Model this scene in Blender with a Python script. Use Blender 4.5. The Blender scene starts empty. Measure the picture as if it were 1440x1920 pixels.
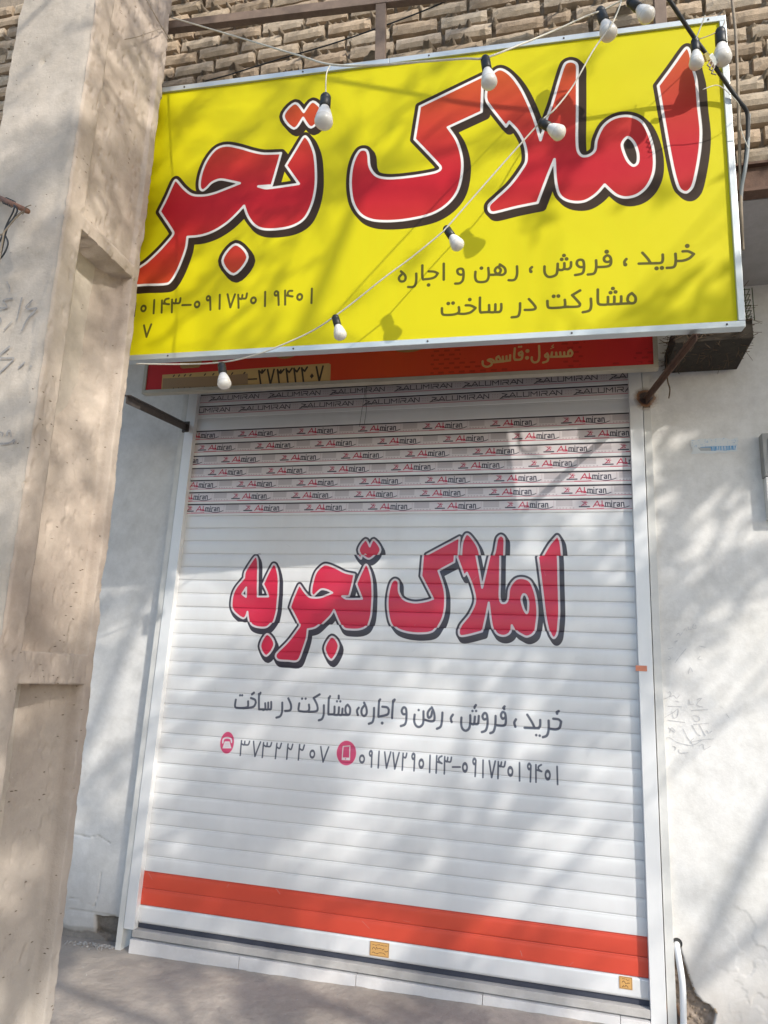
import bpy, bmesh, math, random
import numpy as np
from mathutils import Vector, Matrix, noise as mnoise

# ------------------------------------------------------------------ camera, light, exposure
SC = bpy.context.scene
COL = SC.collection
CP = np.array([2.16056539, -3.62606518, 1.26973952])          # eye of the photographer, metres
YAW, PITCH, ROLL, FPX = -0.2569895, 0.23593035, 0.05088376, 1309.39546
_f = np.array([math.sin(YAW)*math.cos(PITCH), math.cos(YAW)*math.cos(PITCH), math.sin(PITCH)])
_r0 = np.array([math.cos(YAW), -math.sin(YAW), 0.0]); _u0 = np.cross(_r0, _f)
_r = math.cos(ROLL)*_r0 + math.sin(ROLL)*_u0
_u = -math.sin(ROLL)*_r0 + math.cos(ROLL)*_u0
cd = bpy.data.cameras.new("camera"); cam = bpy.data.objects.new("camera", cd); COL.objects.link(cam)
cam.matrix_world = Matrix(((_r[0], _u[0], -_f[0], CP[0]), (_r[1], _u[1], -_f[1], CP[1]),
                           (_r[2], _u[2], -_f[2], CP[2]), (0, 0, 0, 1)))
cd.sensor_fit = 'VERTICAL'; cd.sensor_height = 36; cd.lens = 36*FPX/1920
cd.clip_start = 0.05; cd.clip_end = 500
SC.camera = cam

SUN = np.array([-1.24, 1.0, -0.974]); SUN /= np.linalg.norm(SUN)     # way the light travels
world = bpy.data.worlds.new("World"); SC.world = world; world.use_nodes = True
wt = world.node_tree; wt.nodes.clear()
sky = wt.nodes.new('ShaderNodeTexSky'); sky.sky_type = 'NISHITA'; sky.sun_disc = False
sky.sun_elevation = math.asin(-SUN[2]); sky.sun_rotation = math.atan2(-SUN[0], -SUN[1])
sky.air_density = 1.0; sky.dust_density = 1.2; sky.ozone_density = 1.0
bg = wt.nodes.new('ShaderNodeBackground'); bg.inputs['Strength'].default_value = 0.15
wo = wt.nodes.new('ShaderNodeOutputWorld')
wt.links.new(sky.outputs[0], bg.inputs['Color']); wt.links.new(bg.outputs[0], wo.inputs['Surface'])
sl = bpy.data.lights.new("sun", 'SUN'); sl.energy = 2.25; sl.angle = math.radians(0.55); sl.color = (1.0, 0.94, 0.85)
so = bpy.data.objects.new("sun", sl); COL.objects.link(so)
so.rotation_euler = Vector(SUN).to_track_quat('-Z', 'Y').to_euler()
so.location = tuple(-SUN*20)
SC.view_settings.view_transform = 'Standard'; SC.view_settings.look = 'None'
SC.view_settings.gamma = 1.0; SC.view_settings.use_curve_mapping = False
SC.view_settings.exposure = 0.92

# ------------------------------------------------------------------ measuring helpers
def ray(x, y): return _f + _r*(x-720)/FPX + _u*(960-y)/FPX
def at(x, y, Y):                                   # point of the place seen at x, y lying at depth Y
    d = ray(x, y); return CP + d*(Y-CP[1])/d[1]
def atx(x, y, X):
    d = ray(x, y); return CP + d*(X-CP[0])/d[0]
def onpl(x, y, Q, n):
    d = ray(x, y); return CP + d*np.dot(Q-CP, n)/np.dot(d, n)

rng = np.random.default_rng(7); random.seed(7)

def _h(ix, iy, s):
    n = (ix.astype(np.int64)*374761393 + iy.astype(np.int64)*668265263 + s*974711) & 0x7fffffff
    n = ((n ^ (n >> 13))*1274126177) & 0x7fffffff
    return ((n ^ (n >> 16)) & 0xffff)/65535.0
def vn(x, y, s=0):
    ix = np.floor(x); iy = np.floor(y); fx = x-ix; fy = y-iy
    fx = fx*fx*(3-2*fx); fy = fy*fy*(3-2*fy)
    a = _h(ix, iy, s); b = _h(ix+1, iy, s); c = _h(ix, iy+1, s); d = _h(ix+1, iy+1, s)
    return (a*(1-fx)+b*fx)*(1-fy) + (c*(1-fx)+d*fx)*fy
def fbm(x, y, f, s=0, o=4):
    v = 0; a = 0.5; t = 0
    for k in range(o):
        v = v + a*vn(x*f, y*f, s+k*17); t += a; a *= .5; f *= 2.03
    return v/t

# ------------------------------------------------------------------ objects
def link(name, me, parent=None, mat=None):
    o = bpy.data.objects.new(name, me); COL.objects.link(o)
    if mat: me.materials.append(mat)
    if parent: o.parent = parent
    return o
def tag(o, label=None, cat=None, group=None, kind=None):
    if label: o['label'] = label
    if cat: o['category'] = cat
    if group: o['group'] = group
    if kind: o['kind'] = kind
    return o
def empty(name, loc, label=None, cat=None, group=None, kind=None):
    o = bpy.data.objects.new(name, None); COL.objects.link(o); o.location = tuple(loc); o.empty_display_size = .05
    bpy.context.view_layer.update()
    return tag(o, label, cat, group, kind)
def keep(child, parent):                            # parent without moving (parents are only translated)
    child.parent = parent; child.matrix_parent_inverse = Matrix.Translation(-Vector(parent.location))
    return child
def fin(bm, name, mat, parent=None, smooth=False):
    me = bpy.data.meshes.new(name); bm.to_mesh(me); bm.free()
    if smooth:
        for p in me.polygons: p.use_smooth = True
    o = link(name, me, None, mat)
    if parent: keep(o, parent)
    return o
def mesh_np(name, V, F, mat, parent=None, smooth=False, uv=None):
    me = bpy.data.meshes.new(name); V = np.asarray(V, float); F = np.asarray(F, np.int32); k = F.shape[1]
    me.vertices.add(len(V)); me.vertices.foreach_set('co', V.ravel())
    me.loops.add(F.size); me.loops.foreach_set('vertex_index', F.ravel())
    me.polygons.add(len(F)); me.polygons.foreach_set('loop_start', np.arange(0, F.size, k, dtype=np.int32))
    me.polygons.foreach_set('use_smooth', np.full(len(F), smooth))
    if uv is not None:
        l = me.uv_layers.new(name='UVMap'); l.data.foreach_set('uv', np.asarray(uv)[F.ravel()].ravel().astype(np.float32))
    me.update(calc_edges=True); me.validate()
    o = link(name, me, None, mat)
    if parent: keep(o, parent)
    return o
def box(bm, x0, x1, y0, y1, z0, z1, bev=0.0, M=None):
    vs = [bm.verts.new(p) for p in ((x0,y0,z0),(x1,y0,z0),(x1,y1,z0),(x0,y1,z0),(x0,y0,z1),(x1,y0,z1),(x1,y1,z1),(x0,y1,z1))]
    fs = [bm.faces.new([vs[i] for i in f]) for f in ((0,3,2,1),(4,5,6,7),(0,1,5,4),(1,2,6,5),(2,3,7,6),(3,0,4,7))]
    if M is not None:
        for v in vs: v.co = M @ v.co
    if bev:
        bmesh.ops.bevel(bm, geom=list({e for f in fs for e in f.edges}), offset=bev, segments=2, profile=.6, affect='EDGES')
def obox(name, mat, parent, *a, bev=0.0, M=None):
    bm = bmesh.new(); box(bm, *a, bev=bev, M=M); return fin(bm, name, mat, parent)
def cat_rom(P, n=8, closed=False):
    P = [np.array(p, float) for p in P]; out = []; N = len(P)
    for i in range(N if closed else N-1):
        p1 = P[i]; p2 = P[(i+1) % N]
        p0 = P[i-1] if (closed or i > 0) else p1; p3 = P[(i+2) % N] if (closed or i+2 < N) else p2
        for k in range(n):
            t = k/n; out.append(.5*((2*p1)+(-p0+p2)*t+(2*p0-5*p1+4*p2-p3)*t*t+(-p0+3*p1-3*p2+p3)*t**3))
    if not closed: out.append(P[-1])
    return np.array(out)
def tube_bm(bm, P, r, seg=8):
    P = np.asarray(P, float); n = len(P); R = r if hasattr(r, '__len__') else [r]*n
    prev = None; T0 = None
    for i in range(n):
        t = P[min(i+1, n-1)]-P[max(i-1, 0)]; t = t/(np.linalg.norm(t)+1e-12)
        if T0 is None:
            a = np.cross(t, [0, 0, 1.0]);
            if np.linalg.norm(a) < .1: a = np.cross(t, [1.0, 0, 0])
        else: a = T0 - t*np.dot(T0, t)
        a /= np.linalg.norm(a); T0 = a; b = np.cross(t, a)
        ring = [bm.verts.new(tuple(P[i]+R[i]*(math.cos(q)*a+math.sin(q)*b))) for q in np.linspace(0, 2*math.pi, seg, endpoint=False)]
        if prev:
            for k in range(seg): bm.faces.new((prev[k], prev[(k+1) % seg], ring[(k+1) % seg], ring[k]))
        else: bm.faces.new(ring[::-1])
        prev = ring
    bm.faces.new(prev)
def tube(name, P, r, mat, parent=None, seg=8):
    bm = bmesh.new(); tube_bm(bm, P, r, seg); return fin(bm, name, mat, parent, True)
def lathe_bm(bm, prof, base, axis, seg=20):
    axis = Vector(axis).normalized(); q = Vector((0, 0, 1)).rotation_difference(axis); prev = None
    for (r, h) in prof:
        ring = [bm.verts.new(Vector(base)+q @ Vector((r*math.cos(a), r*math.sin(a), h))) for a in np.linspace(0, 2*math.pi, seg, endpoint=False)]
        if prev:
            for k in range(seg): bm.faces.new((prev[k], prev[(k+1) % seg], ring[(k+1) % seg], ring[k]))
        prev = ring

# ------------------------------------------------------------------ materials
def lin(c):
    return tuple(((v/255)/12.92 if v/255 <= .04045 else ((v/255+.055)/1.055)**2.4) for v in c)
def newmat(name):
    m = bpy.data.materials.new(name); m.use_nodes = True; nt = m.node_tree
    b = nt.nodes['Principled BSDF']; return m, nt, b
def N(nt, t, **kw):
    n = nt.nodes.new(t)
    for k, v in kw.items():
        if k in n.inputs: n.inputs[k].default_value = v
        else: setattr(n, k, v)
    return n
def noise_node(nt, scale, detail=6, rough=.6, vec=None, stretch=None):
    tc = N(nt, 'ShaderNodeTexCoord'); src = tc.outputs['Object']
    if stretch:
        mp = N(nt, 'ShaderNodeMapping'); mp.inputs['Scale'].default_value = stretch
        nt.links.new(src, mp.inputs['Vector']); src = mp.outputs[0]
    n = N(nt, 'ShaderNodeTexNoise'); n.inputs['Scale'].default_value = scale
    n.inputs['Detail'].default_value = detail; n.inputs['Roughness'].default_value = rough
    nt.links.new(src, n.inputs['Vector']); return n
def ramp(nt, src, stops):
    r = N(nt, 'ShaderNodeValToRGB'); e = r.color_ramp.elements
    while len(e) > 1: e.remove(e[-1])
    e[0].position = stops[0][0]; e[0].color = (*stops[0][1], 1)
    for p, c in stops[1:]:
        q = e.new(p); q.color = (*c, 1)
    nt.links.new(src, r.inputs['Fac']); return r
def mixc(nt, fac, a, b, mode='MIX'):
    m = N(nt, 'ShaderNodeMix', data_type='RGBA', blend_type=mode)
    for s, v in ((0, fac), (6, a), (7, b)):
        if hasattr(v, 'is_output') or isinstance(v, bpy.types.NodeSocket): nt.links.new(v, m.inputs[s])
        elif s == 0: m.inputs[0].default_value = v
        else: m.inputs[s].default_value = (*v, 1)
    return m.outputs[2]
def bump(nt, b, h, dist, strength=.6, prev=None):
    n = N(nt, 'ShaderNodeBump'); n.inputs['Distance'].default_value = dist; n.inputs['Strength'].default_value = strength
    nt.links.new(h, n.inputs['Height'])
    if prev: nt.links.new(prev, n.inputs['Normal'])
    nt.links.new(n.outputs[0], b.inputs['Normal']); return n.outputs[0]
def simple(name, col, rough=.6, metal=0.0, var=.12, scale=12, bmp=0.0, stretch=None, spec=.5):
    m, nt, b = newmat(name)
    n = noise_node(nt, scale, 6, .65, stretch=stretch)
    r = ramp(nt, n.outputs['Fac'], [(.25, tuple(c*(1-var) for c in col)), (.75, tuple(min(1, c*(1+var)) for c in col))])
    nt.links.new(r.outputs[0], b.inputs['Base Color'])
    b.inputs['Roughness'].default_value = rough; b.inputs['Metallic'].default_value = metal
    b.inputs['Specular IOR Level'].default_value = spec
    if bmp:
        n2 = noise_node(nt, scale*6, 5, .7); bump(nt, b, n2.outputs['Fac'], bmp)
    return m
def plaster(name, c_main, c_dirt, c_dark, dirt=.55, grain=180, relief=.002, low_dirt=None, depth_col=None, depth_at=None, rough=.85):
    m, nt, b = newmat(name)
    n1 = noise_node(nt, 1.1, 8, .62); r1 = ramp(nt, n1.outputs['Fac'], [(dirt-.12, c_main), (dirt+.2, c_dirt)])
    n2 = noise_node(nt, 9, 8, .75); r2 = ramp(nt, n2.outputs['Fac'], [(.3, (.80, .795, .785)), (.62, (1, 1, 1))])
    c = mixc(nt, 1.0, r1.outputs[0], r2.outputs[0], 'MULTIPLY')
    n3 = noise_node(nt, 42, 4, .7); r3 = ramp(nt, n3.outputs['Fac'], [(.70, (0, 0, 0)), (.76, (1, 1, 1))])
    n3b = noise_node(nt, 3.1, 3, .5); r3b = ramp(nt, n3b.outputs['Fac'], [(.5, (0, 0, 0)), (.62, (1, 1, 1))])
    f = N(nt, 'ShaderNodeMath', operation='MULTIPLY'); nt.links.new(r3.outputs[0], f.inputs[0]); nt.links.new(r3b.outputs[0], f.inputs[1])
    c = mixc(nt, f.outputs[0], c, c_dark)
    tc = N(nt, 'ShaderNodeTexCoord'); sx = N(nt, 'ShaderNodeSeparateXYZ')
    if low_dirt is not None or depth_col is not None: nt.links.new(tc.outputs['Object'], sx.inputs[0])
    if low_dirt is not None:                        # splash dirt near the ground
        n5 = noise_node(nt, 5, 6, .7)
        ad = N(nt, 'ShaderNodeMath', operation='MULTIPLY_ADD'); nt.links.new(n5.outputs['Fac'], ad.inputs[0]); ad.inputs[1].default_value = -.5; nt.links.new(sx.outputs['Z'], ad.inputs[2])
        r5 = ramp(nt, ad.outputs[0], [(0.0, (1, 1, 1)), (1.0, (0, 0, 0))])
        mr = N(nt, 'ShaderNodeMapRange'); nt.links.new(ad.outputs[0], mr.inputs[0])
        mr.inputs[1].default_value = low_dirt[0]; mr.inputs[2].default_value = low_dirt[1]; mr.inputs[3].default_value = .75; mr.inputs[4].default_value = 0
        c = mixc(nt, mr.outputs[0], c, low_dirt[2])
    if depth_col is not None:                       # bare render where the coat has come off
        mr = N(nt, 'ShaderNodeMapRange'); nt.links.new(sx.outputs['Y'], mr.inputs[0])
        mr.inputs[1].default_value = depth_at[0]; mr.inputs[2].default_value = depth_at[1]
        n6 = noise_node(nt, 22, 8, .75); r6 = ramp(nt, n6.outputs['Fac'], [(.3, tuple(v*.55 for v in depth_col)), (.7, tuple(v*1.35 for v in depth_col))])
        c = mixc(nt, mr.outputs[0], c, r6.outputs[0])
    nt.links.new(c, b.inputs['Base Color']); b.inputs['Roughness'].default_value = rough
    b.inputs['Specular IOR Level'].default_value = .25
    g = noise_node(nt, grain, 6, .7); o1 = bump(nt, b, g.outputs['Fac'], relief, .5)
    g2 = noise_node(nt, 14, 6, .6); bump(nt, b, g2.outputs['Fac'], relief*4, .5, o1)
    return m
def image_mat(name, img, rough, metal=0.0, grain=0.0, coat=0.0, dirt=None, spec=.5):
    m, nt, b = newmat(name); b.inputs['Specular IOR Level'].default_value = spec
    uv = N(nt, 'ShaderNodeUVMap'); t = N(nt, 'ShaderNodeTexImage'); t.image = img; t.extension = 'EXTEND'; t.interpolation = 'Linear'
    nt.links.new(uv.outputs[0], t.inputs[0]); c = t.outputs[0]
    if dirt:
        n = noise_node(nt, 2.2, 9, .7, stretch=(1, 1, .6)); r = ramp(nt, n.outputs['Fac'], [(.35, (1, 1, 1)), (.75, dirt)])
        c = mixc(nt, 1.0, c, r.outputs[0], 'MULTIPLY')
    nt.links.new(c, b.inputs['Base Color'])
    b.inputs['Roughness'].default_value = rough; b.inputs['Metallic'].default_value = metal
    b.inputs['Coat Weight'].default_value = coat
    if grain:
        g = noise_node(nt, 5, 4, .5); bump(nt, b, g.outputs['Fac'], grain, .5)
    return m

M_alu = simple('anodised_aluminium', (.56, .60, .60), .42, .55, .06, 8, .0004, (.3, 1, 1))
M_cream = simple('cream_painted_steel', (.46, .42, .33), .5, .1, .12, 14, .0006)
M_rust = simple('rusty_brown_steel', (.13, .075, .05), .75, .2, .35, 30, .002)
M_darksteel = simple('dark_painted_steel', (.085, .075, .07), .6, .2, .3, 18, .001)
M_black = simple('black_plastic', (.018, .02, .02), .45, 0, .15, 30)
M_bulb = simple('milky_glass', (.66, .64, .59), .18, 0, .02, 5)
M_bulbbase = simple('white_bulb_housing', (.74, .73, .70), .35, 0, .03, 10)
M_wire = simple('dirty_white_cable', (.55, .53, .45), .6, 0, .15, 60)
M_bcable = simple('black_cable', (.022, .024, .026), .55, 0, .2, 40)
M_gcable = simple('beige_cable', (.27, .22, .16), .7, 0, .25, 40, .001)
M_guide = simple('white_powder_coated_rail', (.70, .71, .72), .38, .15, .04, 6, .0002)
M_frame = simple('off_white_steel_frame', (.60, .60, .58), .55, .05, .12, 9, .0006)
M_pvc = simple('white_plastic_pipe', (.78, .79, .80), .3, 0, .04, 8)
M_marble = None

# ------------------------------------------------------------------ flat print: shapes drawn on the sign faces and shutter
class Canvas:
    def __init__(s, x0, x1, z0, z1, ppm, base):
        s.x0, s.z0, s.ppm = x0, z0, ppm; s.w = int((x1-x0)*ppm); s.h = int((z1-z0)*ppm); s.x1 = x0+s.w/ppm; s.z1 = z0+s.h/ppm
        s.a = np.empty((s.h, s.w, 3), np.float32); s.a[:] = base
    def win(s, x0, x1, z0, z1):
        i0 = max(0, int((x0-s.x0)*s.ppm)); i1 = min(s.w, int((x1-s.x0)*s.ppm)+1)
        j0 = max(0, int((z0-s.z0)*s.ppm)); j1 = min(s.h, int((z1-s.z0)*s.ppm)+1)
        if i1 <= i0 or j1 <= j0: return None
        X = s.x0+(np.arange(i0, i1)+.5)/s.ppm; Z = s.z0+(np.arange(j0, j1)+.5)/s.ppm
        return (slice(j0, j1), slice(i0, i1)), *np.meshgrid(X, Z)
    def put(s, sl, d, col, op=1.0):
        al = np.clip(.5-d*s.ppm, 0, 1)[..., None]*op
        s.a[sl] = s.a[sl]*(1-al)+(col if isinstance(col, np.ndarray) and col.ndim == 3 else np.array(col, np.float32))*al
    def stroke(s, P, w, col, op=1.0, smooth=True):
        P = np.asarray(P, float)
        if smooth and len(P) > 2: P = cat_rom(P, 6)
        q = s.win(P[:,0].min()-w, P[:,0].max()+w, P[:,1].min()-w, P[:,1].max()+w)
        if q is None: return
        sl, X, Z = q; d = np.full(X.shape, 1e9)
        for a, b in zip(P[:-1], P[1:]):
            v = b-a; L = v@v+1e-12; t = np.clip(((X-a[0])*v[0]+(Z-a[1])*v[1])/L, 0, 1)
            np.minimum(d, np.hypot(X-a[0]-t*v[0], Z-a[1]-t*v[1]), out=d)
        s.put(sl, d-w/2, col, op)
    def disc(s, c, rx, rz, col, op=1.0, ring=0):
        q = s.win(c[0]-rx-ring, c[0]+rx+ring, c[1]-rz-ring, c[1]+rz+ring)
        if q is None: return
        sl, X, Z = q; k = np.hypot((X-c[0])/rx, (Z-c[1])/rz); d = (k-1)*min(rx, rz)
        s.put(sl, np.abs(d)-ring/2 if ring else d, col, op)
    def poly(s, P, col, op=1.0):
        P = np.asarray(P, float); q = s.win(P[:,0].min(), P[:,0].max(), P[:,1].min(), P[:,1].max())
        if q is None: return
        sl, X, Z = q; s.put(sl, sdf([P], X, Z), col, op)
    def image(s, name):
        im = bpy.data.images.new(name, s.w, s.h, alpha=False, float_buffer=False)
        c = np.clip(s.a, 0, 1); c = np.where(c <= .0031308, c*12.92, 1.055*c**(1/2.4)-.055)
        o = np.ones((s.h, s.w, 4), np.float32); o[..., :3] = c
        im.pixels.foreach_set(o.ravel()); im.update(); im.pack(); return im
def sdf(polys, X, Z):
    d = np.full(X.shape, 1e9); ins = np.zeros(X.shape, bool)
    for P in polys:
        Q = np.roll(P, -1, 0)
        for a, b in zip(P, Q):
            v = b-a; L = v@v+1e-14; t = np.clip(((X-a[0])*v[0]+(Z-a[1])*v[1])/L, 0, 1)
            np.minimum(d, np.hypot(X-a[0]-t*v[0], Z-a[1]-t*v[1]), out=d)
            if a[1] != b[1]:
                c = ((a[1] > Z) != (b[1] > Z)) & (X < (b[0]-a[0])*(Z-a[1])/(b[1]-a[1])+a[0]); ins ^= c
    return np.where(ins, -d, d)
def contour(P, n=5):
    """closed outline; a third value 1 marks a sharp corner"""
    N_ = len(P); out = []
    for i in range(N_):
        p1, p2 = np.array(P[i][:2], float), np.array(P[(i+1) % N_][:2], float)
        c1, c2 = len(P[i]) > 2, len(P[(i+1) % N_]) > 2
        p0 = p1-(p2-p1) if c1 else np.array(P[i-1][:2], float); p3 = p2+(p2-p1) if c2 else np.array(P[(i+2) % N_][:2], float)
        if c1: p0 = p1
        if c2: p3 = p2
        m1 = np.zeros(2) if False else (p2-p0)/2; m2 = (p3-p1)/2
        L = np.linalg.norm(p2-p1)
        for m in (m1, m2):
            k = np.linalg.norm(m)
            if k > L: m *= L/k
        if c1 and c2: out.append(p1); continue
        for k in range(n):
            t = k/n; out.append((2*t**3-3*t*t+1)*p1+(t**3-2*t*t+t)*m1+(-2*t**3+3*t*t)*p2+(t**3-t*t)*m2)
    return np.array(out)
def upsample(g, fx, fz):                            # bilinear on regular grid
    h, w = g.shape; fx = np.clip(fx, 0, w-1.001); fz = np.clip(fz, 0, h-1.001)
    i = fx.astype(int); j = fz.astype(int); a = fx-i; b = fz-j
    return (g[j, i]*(1-a)+g[j, i+1]*a)*(1-b)+(g[j+1, i]*(1-a)+g[j+1, i+1]*a)*b
def logo(cv, polys, wline, roff, shift, c_dark, c_white, grad):
    A = np.concatenate(polys); m = roff+abs(shift[0])+abs(shift[1])+.01; st = .0035
    x0, x1, z0, z1 = A[:,0].min()-m, A[:,0].max()+m, A[:,1].min()-m, A[:,1].max()+m
    gx = np.arange(x0, x1+st, st); gz = np.arange(z0, z1+st, st); GX, GZ = np.meshgrid(gx, gz)
    g = sdf(polys, GX, GZ)
    sl, X, Z = cv.win(x0, x1, z0, z1)
    d0 = upsample(g, (X-x0)/st, (Z-z0)/st); dd = d0.copy()
    for k in range(1, 7):
        t = k/6; np.minimum(dd, upsample(g, (X-x0-shift[0]*t)/st, (Z-z0-shift[1]*t)/st), out=dd)
    cv.put(sl, dd-roff, c_dark); cv.put(sl, d0-wline/2, c_white); cv.put(sl, d0+wline/2, grad(X, Z).astype(np.float32))

def tr(ox, oy, s, P): return [(ox+p[0]/s, oy+p[1]/s, *p[2:]) for p in P]

# --- big lettering of the yellow board, outlines of the white line
C1 = lambda P: tr(240, 140, 3.2727, P)
C2 = lambda P: tr(620, 0, 3.6, P)
C3 = lambda P: tr(900, 0, 2.66667, P)
LOGO_SIGN = [
 C1([(290,640),(335,690),(385,728),(450,735),(520,722),(600,692),(682,659,1),(620,645),(560,636),(510,655),(480,685),(455,703),(437,690),(437,640),
     (455,570),(490,500),(540,445),(600,427),(680,440),(760,463),(830,476),(935,473,1),(905,580),(878,672,1),(795,678,1),(850,690),(1045,663,1),(965,550,1),
     (1020,460),(1070,378),(1085,370),(1110,400),(1140,480),(1150,600),(1145,700),(1120,800),(1075,880),(1000,925),(900,943),(820,940),(770,915),(730,860),(708,798,1),
     (660,850),(600,905),(520,955),(440,982),(360,990,1),(350,1060),(310,1170),(270,1245),(235,1278),(95,1285),(20,1288),(-12,1268),(0,1232),(60,1180),(110,1145),(190,1070),(265,985),(272,960),(190,835,1),(235,745),(275,655)]),
 C1([(950,245),(1020,165),(1075,220,1),(1130,155),(1195,215),(1185,250),(1120,315),(1070,255,1),(1015,322)]),
 C1([(655,1035),(730,1115),(645,1220),(575,1135)]),
 C2([(215,1000),(190,1010),(160,1060),(138,1140),(132,1250),(150,1360),(200,1440),(280,1478),(400,1485),(540,1470),(680,1435),(780,1375),(850,1290),(882,1180),(885,1060),(850,940),(790,850,1),
     (1018,745,1),(1027,503,1),(600,708,1),(565,930,1),(735,1110),(738,1135),(700,1155),(560,1180),(400,1195),(310,1180),(262,1120),(252,1040),(240,1008)]),
 C3([(60,365),(100,338),(150,365),(200,430),(240,510),(275,600),(303,695,1),(330,600),(365,500),(400,380),(425,312),(455,299),(485,315),(487,380),(487,550),(485,680),(490,745),(510,772),(545,770),(575,745),(585,690),
     (620,620),(680,580),(750,573),(810,600),(850,670),(872,760),(870,850),(840,920),(790,965),(730,980),(680,965),(625,916,1),(580,965),(520,1000),(450,1000),(400,970),(380,900),(373,790,1),(340,870),(288,1008,1),
     (180,1030),(70,1057),(48,1050),(45,1020),(80,985),(150,920),(210,840),(232,795),(225,720),(190,650),(146,602,1),(130,626,1),(40,510),(29,477),(36,425)]),
 C3([(735,680),(713,710),(718,745),(740,795),(768,820),(790,805),(792,760),(775,710),(752,683)]),
 C3([(1040,230),(1055,260),(1068,330),(1085,400),(1095,520),(1108,640),(1103,740),(1085,850),(1065,925),(1035,953),(1000,935),(975,860),(950,740),(925,600),(893,420,1),(960,330),(1022,243)]),
]
S1 = lambda P: tr(400, 980, 4.0, P)
S2 = lambda P: tr(700, 980, 3.6, P)
LOGO_BE = S1([(320,255),(335,280),(338,350),(336,450),(335,555,1),(415,555,1),(400,510),(376,462,1),(410,390),(450,315),(470,322),(490,400),(490,520),(480,640),(468,700),(450,748),(405,782),(340,785),(290,765),(268,738),(258,668,1),(245,705),(225,718),(180,690),(142,640),(150,540),(180,480),(235,415,1),(242,370),(285,300)])
LOGO_BEH = S1([(250,487,1),(248,558,1),(218,535,1)])
LOGO_BED = S1([(405,835),(460,910),(400,1000),(355,925)])
LOGO_SHUT = [LOGO_BE, LOGO_BEH, LOGO_BED,
 S1([(650,468),(690,525),(730,560),(800,562),(850,545),(895,527,1),(860,508),(815,500),(780,525),(755,548),(738,530),(745,460),(775,370),(830,318),(870,320),(930,345),(990,375),(1060,390,1),(1040,480),(1020,552,1),(968,552,1),(1000,572),(1118,572,1),(1074,460,1),
     (1110,380),(1145,315),(1170,350),(1190,430),(1195,560),(1187,680),(1175,735),(1150,775),(1100,800),(1030,802),(980,790),(945,745),(907,655,1),(880,700),(830,750),(770,785),(710,800,1),(700,870),(670,960),(635,1035),(560,1036),(490,1030),(470,1005),(480,975),(560,895),(640,790),(650,770),(632,735),(580,635,1),(605,560),(640,480)]),
 S1([(1093,205),(1143,130),(1175,180,1),(1205,130),(1256,205),(1173,272),(1140,240,1),(1107,272)]),
 S1([(890,855),(942,925),(888,1030),(838,945)]),
 S2([(145,385),(120,410),(100,500),(100,590),(112,660),(130,698),(165,717),(230,740),(320,748),(400,735),(440,700),(470,640),(485,560),(480,450),(440,325,1),(548,267,1),(583,100,1),(362,218,1),(325,360,1),(405,515,1),(360,530),(280,540),(210,520),(175,470),(170,400)]),
 S2([(568,235,1),(598,165),(605,125),(628,80),(655,92),(705,165),(703,260),(735,440,1),(783,235),(823,190),(838,110),(862,88),(885,110),(857,230),(855,400),(853,500),(865,540),(895,540),(910,510),(920,440),(960,385),(1010,375),(1060,400),(1095,490),(1108,600),(1100,690),(1085,742),(1040,770),(1000,755),(968,732),(935,693,1),(925,740),(880,765),(830,745),(800,690),(780,540,1),(760,640),(735,735,1),(640,760),(590,765),(578,740),(590,698),(650,620),(688,530),(670,430),(632,338,1),(614,362,1)]),
 S2([(1012,485),(1000,520),(1015,580),(1035,612),(1045,590),(1045,530),(1030,490)]),
 S2([(1243,92),(1262,130),(1246,235),(1250,400),(1255,600),(1248,700),(1240,752),(1218,780),(1195,750),(1165,650),(1140,450),(1112,236,1),(1190,150),(1232,100)]),
]
T1 = (720, 440, 4.8); T2 = (1010, 440, 4.5); T3 = (240, 520, 3.789)
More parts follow.
